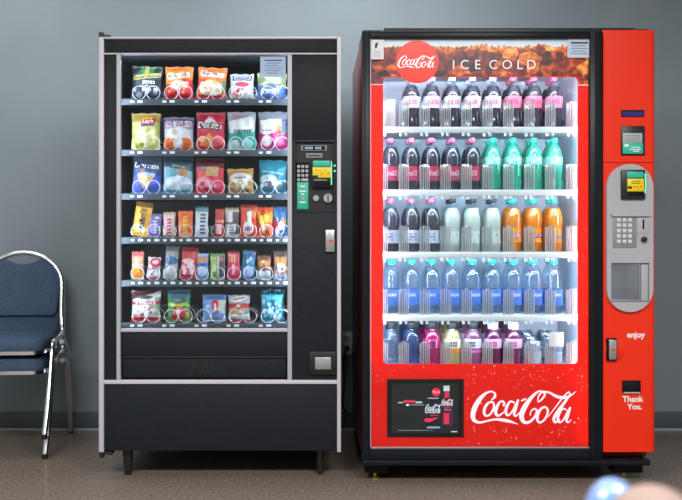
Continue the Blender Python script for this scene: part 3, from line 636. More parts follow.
bar('brown topped orange and white pack, right end of the fifth tray', 273.5, 287.5, 250.5, 4, [('fill', (196, 140, 100)), ('band', .78, 1.1, (96, 70, 66)), ('ell', .5, .6, .44, .14, (226, 150, 70)), ('ell', .5, .4, .4, .16, (226, 212, 206)), ('spots', .2, .3, .8, .5, 6, .1, [(150, 90, 100), (236, 230, 226), (120, 80, 130)], 6), ('band', -.1, .2, (170, 180, 206))], name='candy_pack', cat='candy pack', seed=40, thick=.026)
# row 6
bag('snack_bag', 'white and red snack bag with maroon top, left end of bottom tray', 'snack bag', G6, 131, 161, 291, 5, [('fill', (216, 212, 210)), ('band', .86, 1.1, (96, 34, 46), .3), ('rect', .82, .2, 1.1, .8, (150, 170, 150)), ('ell', .46, .8, .3, .06, (70, 90, 80)), ('band', .56, .66, (196, 60, 80), .03), ('spots', .1, .15, .9, .55, 14, .06, [(140, 40, 66), (236, 230, 226), (190, 150, 130), (110, 50, 60)], 6), ('band', -.1, .14, (190, 24, 50))] + marks(.15, .58, .85, .64, (240, 230, 226), 7), seed=41)
bag('fruit_snack_bag', 'green fruit snack bag with dark oval logo and red fruit', 'snack bag', G6, 167, 190.5, 290, 5, [('fill', (60, 146, 76)), ('band', .74, 1.1, (66, 120, 130)), ('band', .48, .58, (170, 206, 96), 0, .03, 1.5), ('ell', .5, .68, .32, .1, (34, 60, 60)), ('ell', .5, .68, .25, .06, (90, 110, 120)), ('rect', .3, .49, .75, .54, (226, 206, 70), .05), ('spots', .2, .08, .85, .42, 12, .1, [(214, 30, 60), (236, 90, 110), (190, 20, 50)], 5), ('ell', .5, .3, .08, .1, (246, 220, 220)), ('ell', .9, .2, .1, .1, (214, 180, 80))], seed=42)
bag('snack_bag', 'light blue snack bag with an upright red and white badge', 'snack bag', G6, 202, 226.5, 294, 5, [('fill', (110, 150, 214)), ('band', .8, 1.1, (70, 110, 160)), ('rect', .68, .3, 1.1, .78, (200, 206, 200)), ('ell', .55, .62, .14, .18, (222, 44, 44)), ('ell', .55, .42, .1, .1, (232, 84, 60)), ('ell', .55, .52, .05, .16, (246, 226, 216)), ('ell', .25, .5, .14, .12, (160, 196, 236)), ('band', -.1, .2, (170, 190, 236))], seed=43)
bag('cookie_bag', 'grey cookie bag with red band, white foot and red slanted lettering', 'cookie bag', G6, 228, 250, 295, 5, [('fill', (156, 168, 176)), ('ell', .5, .86, .4, .1, (226, 226, 226), .15), ('rect', .18, .84, .8, .89, (206, 50, 60), .15), ('band', .52, .7, (200, 24, 50)), ('ell', .48, .6, .1, .06, (240, 236, 230)), ('ell', .4, .42, .4, .13, (190, 140, 100)), ('ell', .6, .38, .2, .08, (220, 190, 160)), ('band', -.1, .28, (230, 226, 226), 0, .02, 1), ('band', -.1, .07, (190, 40, 60))], seed=44)
bag('snack_bag', 'crinkled teal snack bag with pale lettering, right end of bottom tray', 'snack bag', G6, 260.5, 284, 289, 5, [('fill', (40, 138, 166)), ('band', .68, .82, (60, 190, 206), 0, .02, 2), ('band', .82, 1.1, (24, 70, 90)), ('spots', .1, .05, .9, .66, 34, .07, [(150, 206, 226), (60, 120, 150), (206, 226, 240), (90, 170, 200)], 9), ('spots', .05, .82, .95, .98, 12, .05, [(90, 170, 190), (20, 50, 70)], 19)], seed=45)

# ------------------------------------------------------------------ drink machine
YK = -0.06
YREF = [YK - .012]
def XK(px): return X(px, YREF[0])
def ZK(py): return Z(py, YREF[0])
kx0, kx1 = XK(362), XK(655)
cola = thing('drink_vending_machine', 'red drink vending machine with a bright glass front full of bottles', 'vending machine', ((kx0 + kx1) / 2, .36, 0))
def KP(name, mb, parent=None): return mb.build(name, parent or cola, cola)
zkb = ZK(460)
cab = MB()
cab.box(kx0 + .004, XK(372), YK + .05, .80, zkb, ZK(31), 'red_side', .004)
cab.box(XK(590), kx1 - .01, YK + .05, .80, zkb, ZK(31), 'red_side', .004)
cab.box(XK(372), XK(590), YK + .05, .80, ZK(60), ZK(31), 'frame_black')
cab.box(XK(372), XK(590), YK + .05, .80, zkb, ZK(385), 'frame_black')
cab.box(XK(372), XK(590), .74, .80, ZK(385), ZK(60), 'frame_black')
KP('cabinet', cab)
tc = MB().box(XK(385), XK(640), YK + .04, .78, ZK(31), ZK(27.6) + .012, 'black_plastic', .002)
tc.box(XK(363), XK(383), YK + .02, .2, ZK(31), ZK(29.5) + .006, 'black_plastic', .002); tc.box(XK(636), XK(651), YK + .02, .2, ZK(31), ZK(28.4) + .006, 'black_plastic', .002)
KP('top_cap', tc)
ln = MB()
ln.box(XK(372), XK(373), YK + .055, .74, ZK(385), ZK(60), 'liner_white')
ln.box(XK(588), XK(589.6), YK + .055, .74, ZK(385), ZK(60), 'liner_white')
ln.box(XK(373), XK(588), .36, .38, ZK(385), ZK(60), 'liner_white')
ln.box(XK(373), XK(588), YK + .055, .36, ZK(61), ZK(60), 'liner_white')
ln.box(XK(373), XK(588), YK + .055, .36, ZK(386), ZK(380), 'liner_white')
KP('liner', ln)
df = MB()
df.box(XK(362), XK(370), YK - .012, YK + .05, ZK(460), ZK(31), 'frame_black', .005)
df.box(XK(590), XK(603), YK - .012, YK + .05, ZK(460), ZK(31), 'frame_black', .005)
df.box(XK(370), XK(590), YK - .012, YK + .05, ZK(38.6), ZK(31), 'frame_black', .005)
df.box(XK(370), XK(590), YK - .012, YK + .05, ZK(460), ZK(448.6), 'frame_black', .005)
df.box(XK(595.5), XK(597), YK - .0135, YK - .008, ZK(458), ZK(33), 'black_matte')
KP('door_frame', df)
YREF[0] = YK + .004
bd = MB(); bd.box(XK(370), XK(371), YK - .006, YK, ZK(448.6), ZK(38.6), 'trim_dull', .001); bd.box(XK(370), XK(590), YK - .006, YK, ZK(448.8), ZK(446.4), 'steel', .001)
KP('glass_bead', bd)
KP('window_pane', MB().box(XK(370.5), XK(590), YK + .000, YK + .004, ZK(448), ZK(38.8), 'door_glass'))
# red printed surround
REDP = (230, 22, 8)
YREF[0] = YK + .012
inner = rrect(XK(383), XK(578), ZK(364), ZK(77), .018, 5)
YREF[0] = YK + .012
sp = MB(); frame_ring(sp, box_loop(XK(371), XK(590), ZK(447), ZK(70), inner), inner, YK + .012, YK + .018, 'backlit_red', REDP)
rnd = random.Random(5)
def drop(mb, px, py, r, c):
    mb.disc(XK(px), ZK(py), r, YK + .0115, 'backlit_red', c, 9, r * rnd.uniform(.8, 1.3))
for _ in range(380):
    px = rnd.choice((rnd.uniform(372, 589), rnd.uniform(465, 589))); py = rnd.uniform(366, 445)
    if 386 < px < 466 and 377 < py < 439: continue
    if 468 < px < 578 and 388 < py < 426 and rnd.random() < .9: continue
    drop(sp, px, py, rnd.choice((.0010, .0014, .0019, .0030)), rnd.choice(((255, 176, 166), (254, 130, 116), (255, 220, 212), (252, 100, 84))))
for _ in range(60): drop(sp, rnd.uniform(579.5, 589.5), rnd.uniform(88, 364), rnd.choice((.0010, .0015, .0022)), rnd.choice(((255, 140, 120), (255, 190, 170))))
for _ in range(36): drop(sp, rnd.uniform(371.5, 381.5), rnd.uniform(88, 364), rnd.choice((.0010, .0013, .0018)), rnd.choice(((255, 130, 120), (250, 170, 160))))
spo = KP('printed_surround', sp)
lw = MB(); script_logo(lw, XK(470.5), XK(576.6), ZK(424.6), ZK(390.4), YK + .0112, 'backlit', (240, 226, 236))
lw.disc(XK(574.4), ZK(422.4), .003, YK + .0105, 'backlit', (240, 226, 236), 12)
KP('script_logo', lw, spo)['label'] = 'white flowing script on the lower red panel'
# header picture: iced cola
import mathutils
def nz(x, y, s=0.0): return mathutils.noise.noise(Vector((x, y, s)))
def header_color(px, py):
    edge = 47.5 + 1.9 * nz(px * .12, 3) + 1.8 * nz(px * .33, 9)
    edge -= 2.6 * max(0, math.sin(px * .105 + 1.2)) ** 4
    if py < edge - 1.2: 
        t = max(0, min(1, (py - 39) / 9)); return tuple(int(a + (b - a) * t) for a, b in zip((176, 190, 206), (222, 220, 216)))
    if py < edge: return (150, 84, 40) if nz(px * .4, 1) > 0 else (226, 196, 160)
    dd, pp = mathutils.noise.voronoi(Vector((px * .085 + .25 * nz(px * .1, py * .1), py * .095, 1.7)))
    cell = nz(pp[0].x * 3.1, pp[0].y * 2.7, 5); e = dd[1] - dd[0]
    k = .34 + .66 * cell + .35 * nz(px * .16, py * .2, 8) + .25 * max(0, 1 - (py - edge) / 9) + (.12 if e < .06 else 0)
    k += .10 * (px - 430) / 160 if px > 430 else -.05
    k = max(0, min(1, k)); st = [(0, (46, 12, 16)), (.28, (92, 20, 16)), (.52, (156, 46, 14)), (.74, (222, 108, 26)), (1, (250, 190, 100))]
    for (a, ca), (b, cb) in zip(st, st[1:]):
        if k <= b: t = (k - a) / (b - a); return tuple(ca[i] + (cb[i] - ca[i]) * t for i in range(3))
    return st[-1][1]
def paint_grid(mb, a, b, c_, e, nx, ny, y, mat, fn):
    V = []; cols = []; Fc = []
    for j in range(ny + 1):
        for i in range(nx + 1):
            px, py = a + (b - a) * i / nx, e + (c_ - e) * j / ny
            V.append((XK(px), y, ZK(py))); cols.append(lin(fn(px, py)))
    for j in range(ny):
        for i in range(nx): q = j * (nx + 1) + i; Fc.append((q, q + 1, q + nx + 2, q + nx + 1))
    mb.add(V, Fc, mat, cols=cols)
hd = MB(); paint_grid(hd, 371, 590, 38.8, 76.6, 330, 58, YK + .0108, 'backlit', header_color)
paint_grid(hd, 371, 383, 76.6, 84, 18, 12, YK + .0108, 'backlit', lambda a, b: (96, 40, 50) if nz(a * .3, b * .3) > -.1 else (140, 50, 50))
paint_grid(hd, 578, 590, 76.6, 84.5, 18, 12, YK + .0108, 'backlit', header_color)
hd.rect(XK(371), XK(383), ZK(85), ZK(84), YK + .0106, 'backlit', (220, 190, 190)); hd.rect(XK(578), XK(590), ZK(85.6), ZK(84.5), YK + .0106, 'backlit', (244, 200, 190))
hdo = KP('header_picture', hd)
hdo['label'] = 'header picture of iced brown cola'
rd = MB().disc(XK(417), ZK(62), XK(438.4) - XK(417), YK + .0100, 'backlit', (240, 42, 10), 64)
script_logo(rd, XK(397.5), XK(436), ZK(68.4), ZK(55.6), YK + .0095, 'backlit', (250, 244, 244), sub=5, step=.00003)
KP('logo_disc', rd, hdo)['label'] = 'red disc with white script'
tx = MB()
for ch, px in zip('ICECOLD', (453.5, 464.5, 477.8, 493.2, 507, 520, 531.4)):
    tx.text(ch, XK(px), ZK(64.6), YK + .0098, 'backlit', (240, 226, 222), h=(ZK(60.0) - ZK(69.2)))
KP('header_lettering', tx, hdo)
st = MB().box(XK(371), XK(383.4), YK - .001, YK, ZK(60), ZK(38.8), 'print', col=(246, 246, 250)); st.rect(XK(371), XK(383.4), ZK(40.6), ZK(38.8), YK - .0012, 'print', (240, 150, 50))
st.flat([(XK(374.5), ZK(49)), (XK(376.5), ZK(49)), (XK(378), ZK(43)), (XK(375), ZK(44))], YK - .0012, 'print', (40, 40, 46))
for k in range(4): st.rect(XK(373), XK(381), ZK(52.6 + k * 1.8), ZK(52 + k * 1.8), YK - .0012, 'print', (176, 180, 190))
KP('sticker', st)['label'] = 'white sticker with orange top edge'
st = MB().box(XK(566.5), XK(590), YK - .001, YK, ZK(58.4), ZK(40), 'print', col=(206, 220, 242)); 
for k in range(5): st.rect(XK(570 + (k % 2)), XK(587 - (k % 2) * 2), ZK(44.6 + k * 2.6), ZK(43.4 + k * 2.6 - (.8 if k == 0 else 0)), YK - .0012, 'print', (70, 82, 112) if k == 0 else (140, 158, 188))
KP('sticker', st)['label'] = 'pale blue sticker with dark lettering'
# advertising screen
sc = MB(); frame_ring(sc, [(XK(387), ZK(437)), (XK(463.5), ZK(437)), (XK(463.5), ZK(379)), (XK(387), ZK(379))], [(XK(391.5), ZK(433)), (XK(458.5), ZK(433)), (XK(458.5), ZK(383)), (XK(391.5), ZK(383))], YK + .006, YK + .012, 'black_matte')
sco = KP('screen_bezel', sc)
im = MB(); ys = YK + .0096
im.rect(XK(391.5), XK(458.5), ZK(433), ZK(383), ys, 'screen', (18, 23, 25))
def R(a, b, c_, e, col, k=1): im.rect(XK(a), XK(b), ZK(e), ZK(c_), ys - .0002 * k, 'screen', col)
im.disc(XK(436), ZK(392), .0175, ys - .0002, 'screen', (206, 22, 62), 24); im.text('Try it', XK(436), ZK(392.2), ys - .0006, 'screen', W, w=.028)
can = [(425, 428), (425, 400), (427.5, 398), (438.5, 398), (441, 400), (441, 428), (438, 430.5), (428, 430.5)]
im.flat([(XK(a), ZK(b)) for a, b in can], ys - .0002, 'screen', (18, 20, 24))
R(427.5, 438.5, 397.6, 398.6, (150, 160, 170), 2); R(427, 440, 426.4, 428.2, (130, 150, 180), 2)
script_logo(im, XK(425), XK(441), ZK(413.5), ZK(404), ys - .0006, 'screen', (220, 224, 236), sub=4, step=.00001)
R(430, 438, 414.8, 415.8, (170, 40, 60), 2)
im.flat([(XK(a), ZK(b)) for a, b in ((424.6, 421.6), (430, 422), (439, 417.4), (432, 418), (424.6, 418.4))], ys - .0006, 'screen', (214, 40, 70))
bt = [(442.5, 425), (441.6, 418), (442.8, 411), (441.4, 403), (443.5, 397), (445, 391), (449, 391), (450.6, 397), (453.4, 403), (452.2, 411), (453.6, 418), (452.4, 425)]
im.flat([(XK(a), ZK(b)) for a, b in bt], ys - .0004, 'screen', (66, 20, 40))
R(443.4, 449.4, 385.6, 391, (176, 184, 190), 3); R(444.4, 449, 391.6, 397.5, (200, 34, 60), 3); R(443.6, 449, 413, 424, (196, 40, 74), 3)
script_logo(im, XK(441.4), XK(453.2), ZK(405.8), ZK(399), ys - .0007, 'screen', (224, 226, 236), sub=4, step=.00001)
R(444, 450, 407.2, 408, (190, 40, 60), 3); R(444, 451, 409.4, 410, (150, 154, 164), 3)
R(398, 403, 402, 402.9, (190, 200, 206)); R(403.6, 415, 400, 402.6, (206, 40, 60)); R(415.6, 422, 401.4, 403, (180, 190, 196)); R(406, 409, 404, 405.6, (220, 224, 230)); R(410, 424, 404.2, 405.2, (110, 120, 130))
R(398, 434, 430, 430.5, (120, 134, 140)); R(451, 457, 431, 432, (190, 196, 200))
KP('screen_image', im, sco)
# base
YREF[0] = YK - .02
bs = MB()
bs.box(XK(362), XK(651), YK - .02, .0, ZK(466), ZK(460.4), 'frame_black', .006)
bs.box(XK(366), XK(646), YK + .06, .78, ZK(468), zkb, 'black_matte')
KP('base_skirt', bs)
for px, w in ((377, 24), (630, 30)):
    for yy in (YK + .02, .68):
        f = MB().box(X(px - w / 2, YK), X(px + w / 2, YK), yy, yy + .08, ZK(475.8), ZK(465.5), 'black_matte', .006)
        fo = KP('foot_block', f)
        KP('levelling_foot', MB().lathe([(.02, 0.0), (.02, .005), (.008, .008), (.008, ZK(475) + .002)], (X(px - 1, YK), yy + .04, 0), 'brass', 16), fo)
# right hand column
yf = YK - .014; YREF[0] = yf
col_ = MB()
x0, x1, r = XK(603.6), XK(656.4), .026
def colpoly(): 
    P = [(x0, YK + .05), (x0, yf + .004), (x0 + .004, yf)]
    for k in range(9): a = k * PI / 16; P.append((x1 - r + r * math.sin(a), yf + r - r * math.cos(a)))
    P.append((x1, YK + .05)); return P
CP = colpoly()
def col_seg(mb, z0, z1, mat='red_paint'):
    n = len(CP); V = [(x, y, z0) for x, y in CP] + [(x, y, z1) for x, y in CP]
    Fc = [(i, (i + 1) % n, n + (i + 1) % n, n + i) for i in range(n)] + [tuple(range(n))[::-1], tuple(range(n, 2 * n))]
    mb.add(V, Fc, mat, smooth=True)
col_seg(col_, ZK(162.2), ZK(30)); col_seg(col_, ZK(452), ZK(162.8))
coo = KP('red_column', col_)
yq = yf
q = MB(); q.box(XK(621), XK(644.4), yq - .002, yq + .006, ZK(117.2), ZK(110), 'black_matte', .002); q.rect(XK(622), XK(643.6), ZK(116.4), ZK(111.4), yq - .0024, 'display_blue')
KP('display', q, coo)
q = MB(); q.box(XK(620.8), XK(644.6), yq - .006, yq + .006, ZK(155.6), ZK(126), 'black_plastic', .003)
q.box(XK(622), XK(641.4), yq - .011, yq - .004, ZK(143), ZK(133.4), 'panel_grey', .001); q.box(XK(622), XK(642), yq - .012, yq - .004, ZK(154), ZK(143.2), 'teal_label', .001)
for k in range(3): q.rect(XK(624), XK(639), ZK(136.4 + 2.4 * k), ZK(135.6 + 2.4 * k), yq - .0114, 'panel_grey_dark')
q.rect(XK(623.4), XK(627.6), ZK(147), ZK(144.6), yq - .0124, 'tag_white')
for a, b, z_ in ((630, 639, 147.6), (628, 640, 149.8), (632, 638, 151.6)): q.rect(XK(a), XK(b), ZK(z_ + .5), ZK(z_ - .4), yq - .0124, 'tag_white')
KP('bill_acceptor', q, coo)
yp = yq - .016; YREF[0] = yp
pz0, pz1, pxa, pxb = ZK(302), ZK(263), XK(611.4), XK(649.4)
pn = MB(); L_ = rrect(XK(607), XK(653.4), ZK(312), ZK(164), .0935, 14); frame_ring(pn, L_, box_loop(pxa, pxb, pz0, pz1, L_), yp, yq + .002, 'panel_grey')
pno = KP('payment_panel', pn, coo)
q = MB(); q.box(XK(620.6), XK(644.4), yp - .012, yp + .004, ZK(199.6), ZK(170), 'black_plastic', .003)
cro = KP('card_reader', q, pno)
KP('reader_screen', MB().box(XK(626), XK(642), yp - .016, yp - .010, ZK(178), ZK(172), 'teal_label', .001), cro)
yl = MB().box(XK(626), XK(642.6), yp - .017, yp - .010, ZK(191.6), ZK(179), 'yellow_label', .001); yl.rect(XK(626), XK(630.4), ZK(189), ZK(186.6), yp - .0172, 'black_plastic')
for a, b in ((633, 187), (636, 187.4), (639.4, 186.8)): yl.disc(XK(a), ZK(b), .0035, yp - .0173, 'red_paint')
for z_ in (181.6, 183.6): yl.rect(XK(630), XK(639), ZK(z_ + .3), ZK(z_ - .3), yp - .0173, 'black_plastic')
KP('reader_label', yl, cro)['label'] = 'yellow label on the card reader'
KP('card_slot', MB().box(XK(627), XK(642), yp - .016, yp - .010, ZK(196), ZK(192.4), 'black_matte', .001), cro)
KP('status_light', MB().tube([(XK(643.6 + .8 * math.sin(k * PI / 6)), yp - .014, ZK(174 + 3.2 * k)) for k in range(7)], .0018, 'led_green', 6), cro)
q = MB(); q.box(XK(612.6), XK(636.4), yp - .003, yp + .004, ZK(248), ZK(216), 'panel_grey_dark', .002)
q.prism([(XK(612), ZK(216.4)), (XK(648), ZK(216.4)), (XK(650), ZK(214.6)), (XK(640), ZK(213.2)), (XK(620), ZK(213.2)), (XK(610.6), ZK(214.6))], yp - .012, yp + .002, 'panel_grey')
q.box(XK(637), XK(650), yp - .002, yp + .004, ZK(234), ZK(217), 'panel_grey', .002)
kpo = KP('keypad', q, pno)
for r_ in range(5):
    for c_ in range(3):
        x = XK(618.4 + 5.6 * c_); z = ZK(220 + 5.4 * r_)
        KP('key', MB().box(x - .0075, x + .0075, yp - .008, yp - .002, z - .0075, z + .0075, 'key_pale', .002), kpo)
KP('coin_slot', MB().box(XK(642.4), XK(644), yp - .004, yp + .002, ZK(229), ZK(219.6), 'black_matte', .0008), pno)
KP('coin_knob', MB().lathe([(.009, yp - .016), (.011, yp - .012), (.011, yp + .002)], (XK(643.6), 0, ZK(239.4)), 'black_plastic', 18, 'y').box(XK(640.6), XK(645), yp - .018, yp - .012, ZK(240.2), ZK(238), 'black_plastic', .002), pno)
# delivery port: a box standing proud with an open, hollow front
q = MB(); q.box(pxa + .0005, pxb - .0005, yq - .003, yq - .0005, pz0 + .0005, pz1 - .0005, 'panel_grey_dark')
q.box(pxb - .03, pxb - .001, yq - .006, yq - .002, pz0 + .004, pz1 - .004, 'panel_grey', .001); q.box(pxa + .03, pxa + .034, yq - .007, yq - .002, pz0 + .004, pz1 - .004, 'panel_grey_dark', .001)
po = KP('delivery_port', q, pno)
q = MB(); q.box(pxa + .004, XK(640), yp + .004, yp + .006, pz0 + .002, pz1 - .001, 'port_clear', .001); q.box(XK(639), XK(640.4), yp + .001, yp + .009, pz0 + .001, pz1 - .001, 'panel_grey_dark', .002); q.box(pxa + .002, XK(640), yp + .001, yp + .009, pz0 + .001, pz0 + .010, 'panel_grey_dark', .002)
KP('port_door', q, po)
YREF[0] = yq
q = MB(); q.lathe([(.040, yq - .003), (.044, yq - .001), (.044, yq + .004)], (XK(615.4), 0, ZK(349.6)), 'red_paint', 30, 'y')
lro = KP('latch_recess', q, coo)
q = MB(); q.box(XK(606), XK(616), yq - .014, yq + .002, ZK(360.5), ZK(338), 'black_matte', .003); q.box(XK(607.6), XK(615), yq - .02, yq - .008, ZK(359), ZK(339.4), 'steel', .003)
q.flat([(XK(609), ZK(349.6)), (XK(611.2), ZK(351.4)), (XK(611.2), ZK(350.3)), (XK(614), ZK(350.3)), (XK(614), ZK(348.9)), (XK(611.2), ZK(348.9)), (XK(611.2), ZK(347.6))], yq - .0204, 'red_paint')
KP('latch_handle', q, lro)
q = MB(); q.box(XK(622), XK(640.6), yq - .005, yq + .004, ZK(393), ZK(380.4), 'black_matte', .003); q.box(XK(624), XK(636), yq - .007, yq - .003, ZK(390.6), ZK(383), 'frame_black', .003)
q.box(XK(623), XK(639.6), yq - .007, yq - .003, ZK(393.2), ZK(391.8), 'panel_grey', .001)
KP('coin_return', q, coo)
q = MB(); q.text('enjoy', XK(636), ZK(335.8), yq - .0006, 'print', W, w=XK(645) - XK(626.8), bold=.035)
KP('lettering', q, coo)['label'] = 'white word enjoy on the red column'
q = MB()
q.text('Thank', XK(633), ZK(399), yq - .0006, 'print', W, w=XK(643.6) - XK(622.4), bold=.035); q.text('You.', XK(634.4), ZK(406.6), yq - .0006, 'print', W, w=XK(641.6) - XK(626.8), bold=.035)
KP('lettering', q, coo)['label'] = 'white words of thanks on the red column'
# lamps inside behind the red surround
YREF[0] = YK + .02
for px, lo_ in ((375.5, 360), (584.5, 440)):
    KP('lamp_tube', MB().box(XK(px), XK(px + 3), YK + .034, YK + .044, ZK(lo_), ZK(82), 'tube_white', .002))
KP('lamp_tube', MB().box(XK(386), XK(576), YK + .024, YK + .034, ZK(72), ZK(68), 'tube_white', .002))
# shelves
YS = 0.0; YB1 = 0.108; YL = 0.06
shelf_y = [126.6, 189.4, 251.6, 314.4, 371.5]
lane = [392 + 20.65 * k for k in range(9)]
for si, py in enumerate(shelf_y):
    z = Z(py, YS); s = MB()
    xl, xr = XK(374), XK(587.5)
    s.box(xl, xr, YS, .358, z - .006, z - .001, 'shelf_white')
    if si == 4:
        for d_ in (1, 2): s.box(xl, xr, YB1 + (d_ - .5) * .078, .358, z - .006 + .015 * (d_ - 1), z - .001 + .015 * d_, 'shelf_white', .002)
    s.box(xl, X(577, YS), YS - .012, YS + .002, z - .027, z - .003, 'shelf_white', .004)
    for k in range(10):
        xb = X(lane[0] - 10.3 + 20.65 * k, YL)
        s.box(xb - .018, xb - .008, YS - .006, YS + .01, z - .041, z - .025, 'shelf_white', .002); s.box(xb + .004, xb + .014, YS - .006, YS + .01, z - .041, z - .025, 'shelf_white', .002)
    so = KP('shelf', s)
    KP('added_shelf_glow', MB().box(xl + .01, xr - .01, YS + .006, YS + .014, z - .016, z - .009, 'tube_white', .001), so)  # glowing strip added behind each shelf lip to brighten bottles and liner
    for k in range(10):
        xb = X(lane[0] - 10.3 + 20.65 * k, YL)
        g = MB(); g.box(xb - .001, xb + .001, YS + .016, .35, z - .001, z + .045, 'acrylic')
        KP('lane_divider', g, so)
        g = MB(); hh = .108 if si < 4 else .125
        w_ = .0205
        for a, b in ((-w_, -w_ + .003), (-.0125, -.0105), (-.006, -.003), (.003, .0055), (.010, .012), (w_ - .003, w_)):
            g.box(xb + a, xb + b, YS + .003, YS + .018, z - .002, z + hh * (1 if abs(a) < .007 else .93), 'acrylic_rib', .001)
        g.box(xb - w_, xb + w_, YS + .012, YS + .014, z - .002, z + hh * .97, 'acrylic', .0008)
        KP('lane_guide', g, so)
z = Z(shelf_y[0], YS)
q = MB(); q.box(X(387.5, YS), X(396, YS), YS + .03, YS + .05, z + .0, z + .118, 'shelf_white', .003); q.box(X(387.5, YS), X(396, YS), YS + .05, .35, z, z + .012, 'shelf_white', .003)
KP('pusher', q)['label'] = 'white pusher in the empty first lane of the top shelf'
q = MB(); zb5 = Z(shelf_y[4], YS); 
KP('sold_out_card', MB().box(X(549, YS), X(563.5, YS), YS - .004, YS - .001, Z(346.4, YS), Z(332.2, YS), 'tag_white', .0006).box(X(555.5, YS), X(557, YS), YS - .001, YS + .004, zb5, Z(346, YS), 'acrylic'))['label'] = 'blank white card in front of the cans'

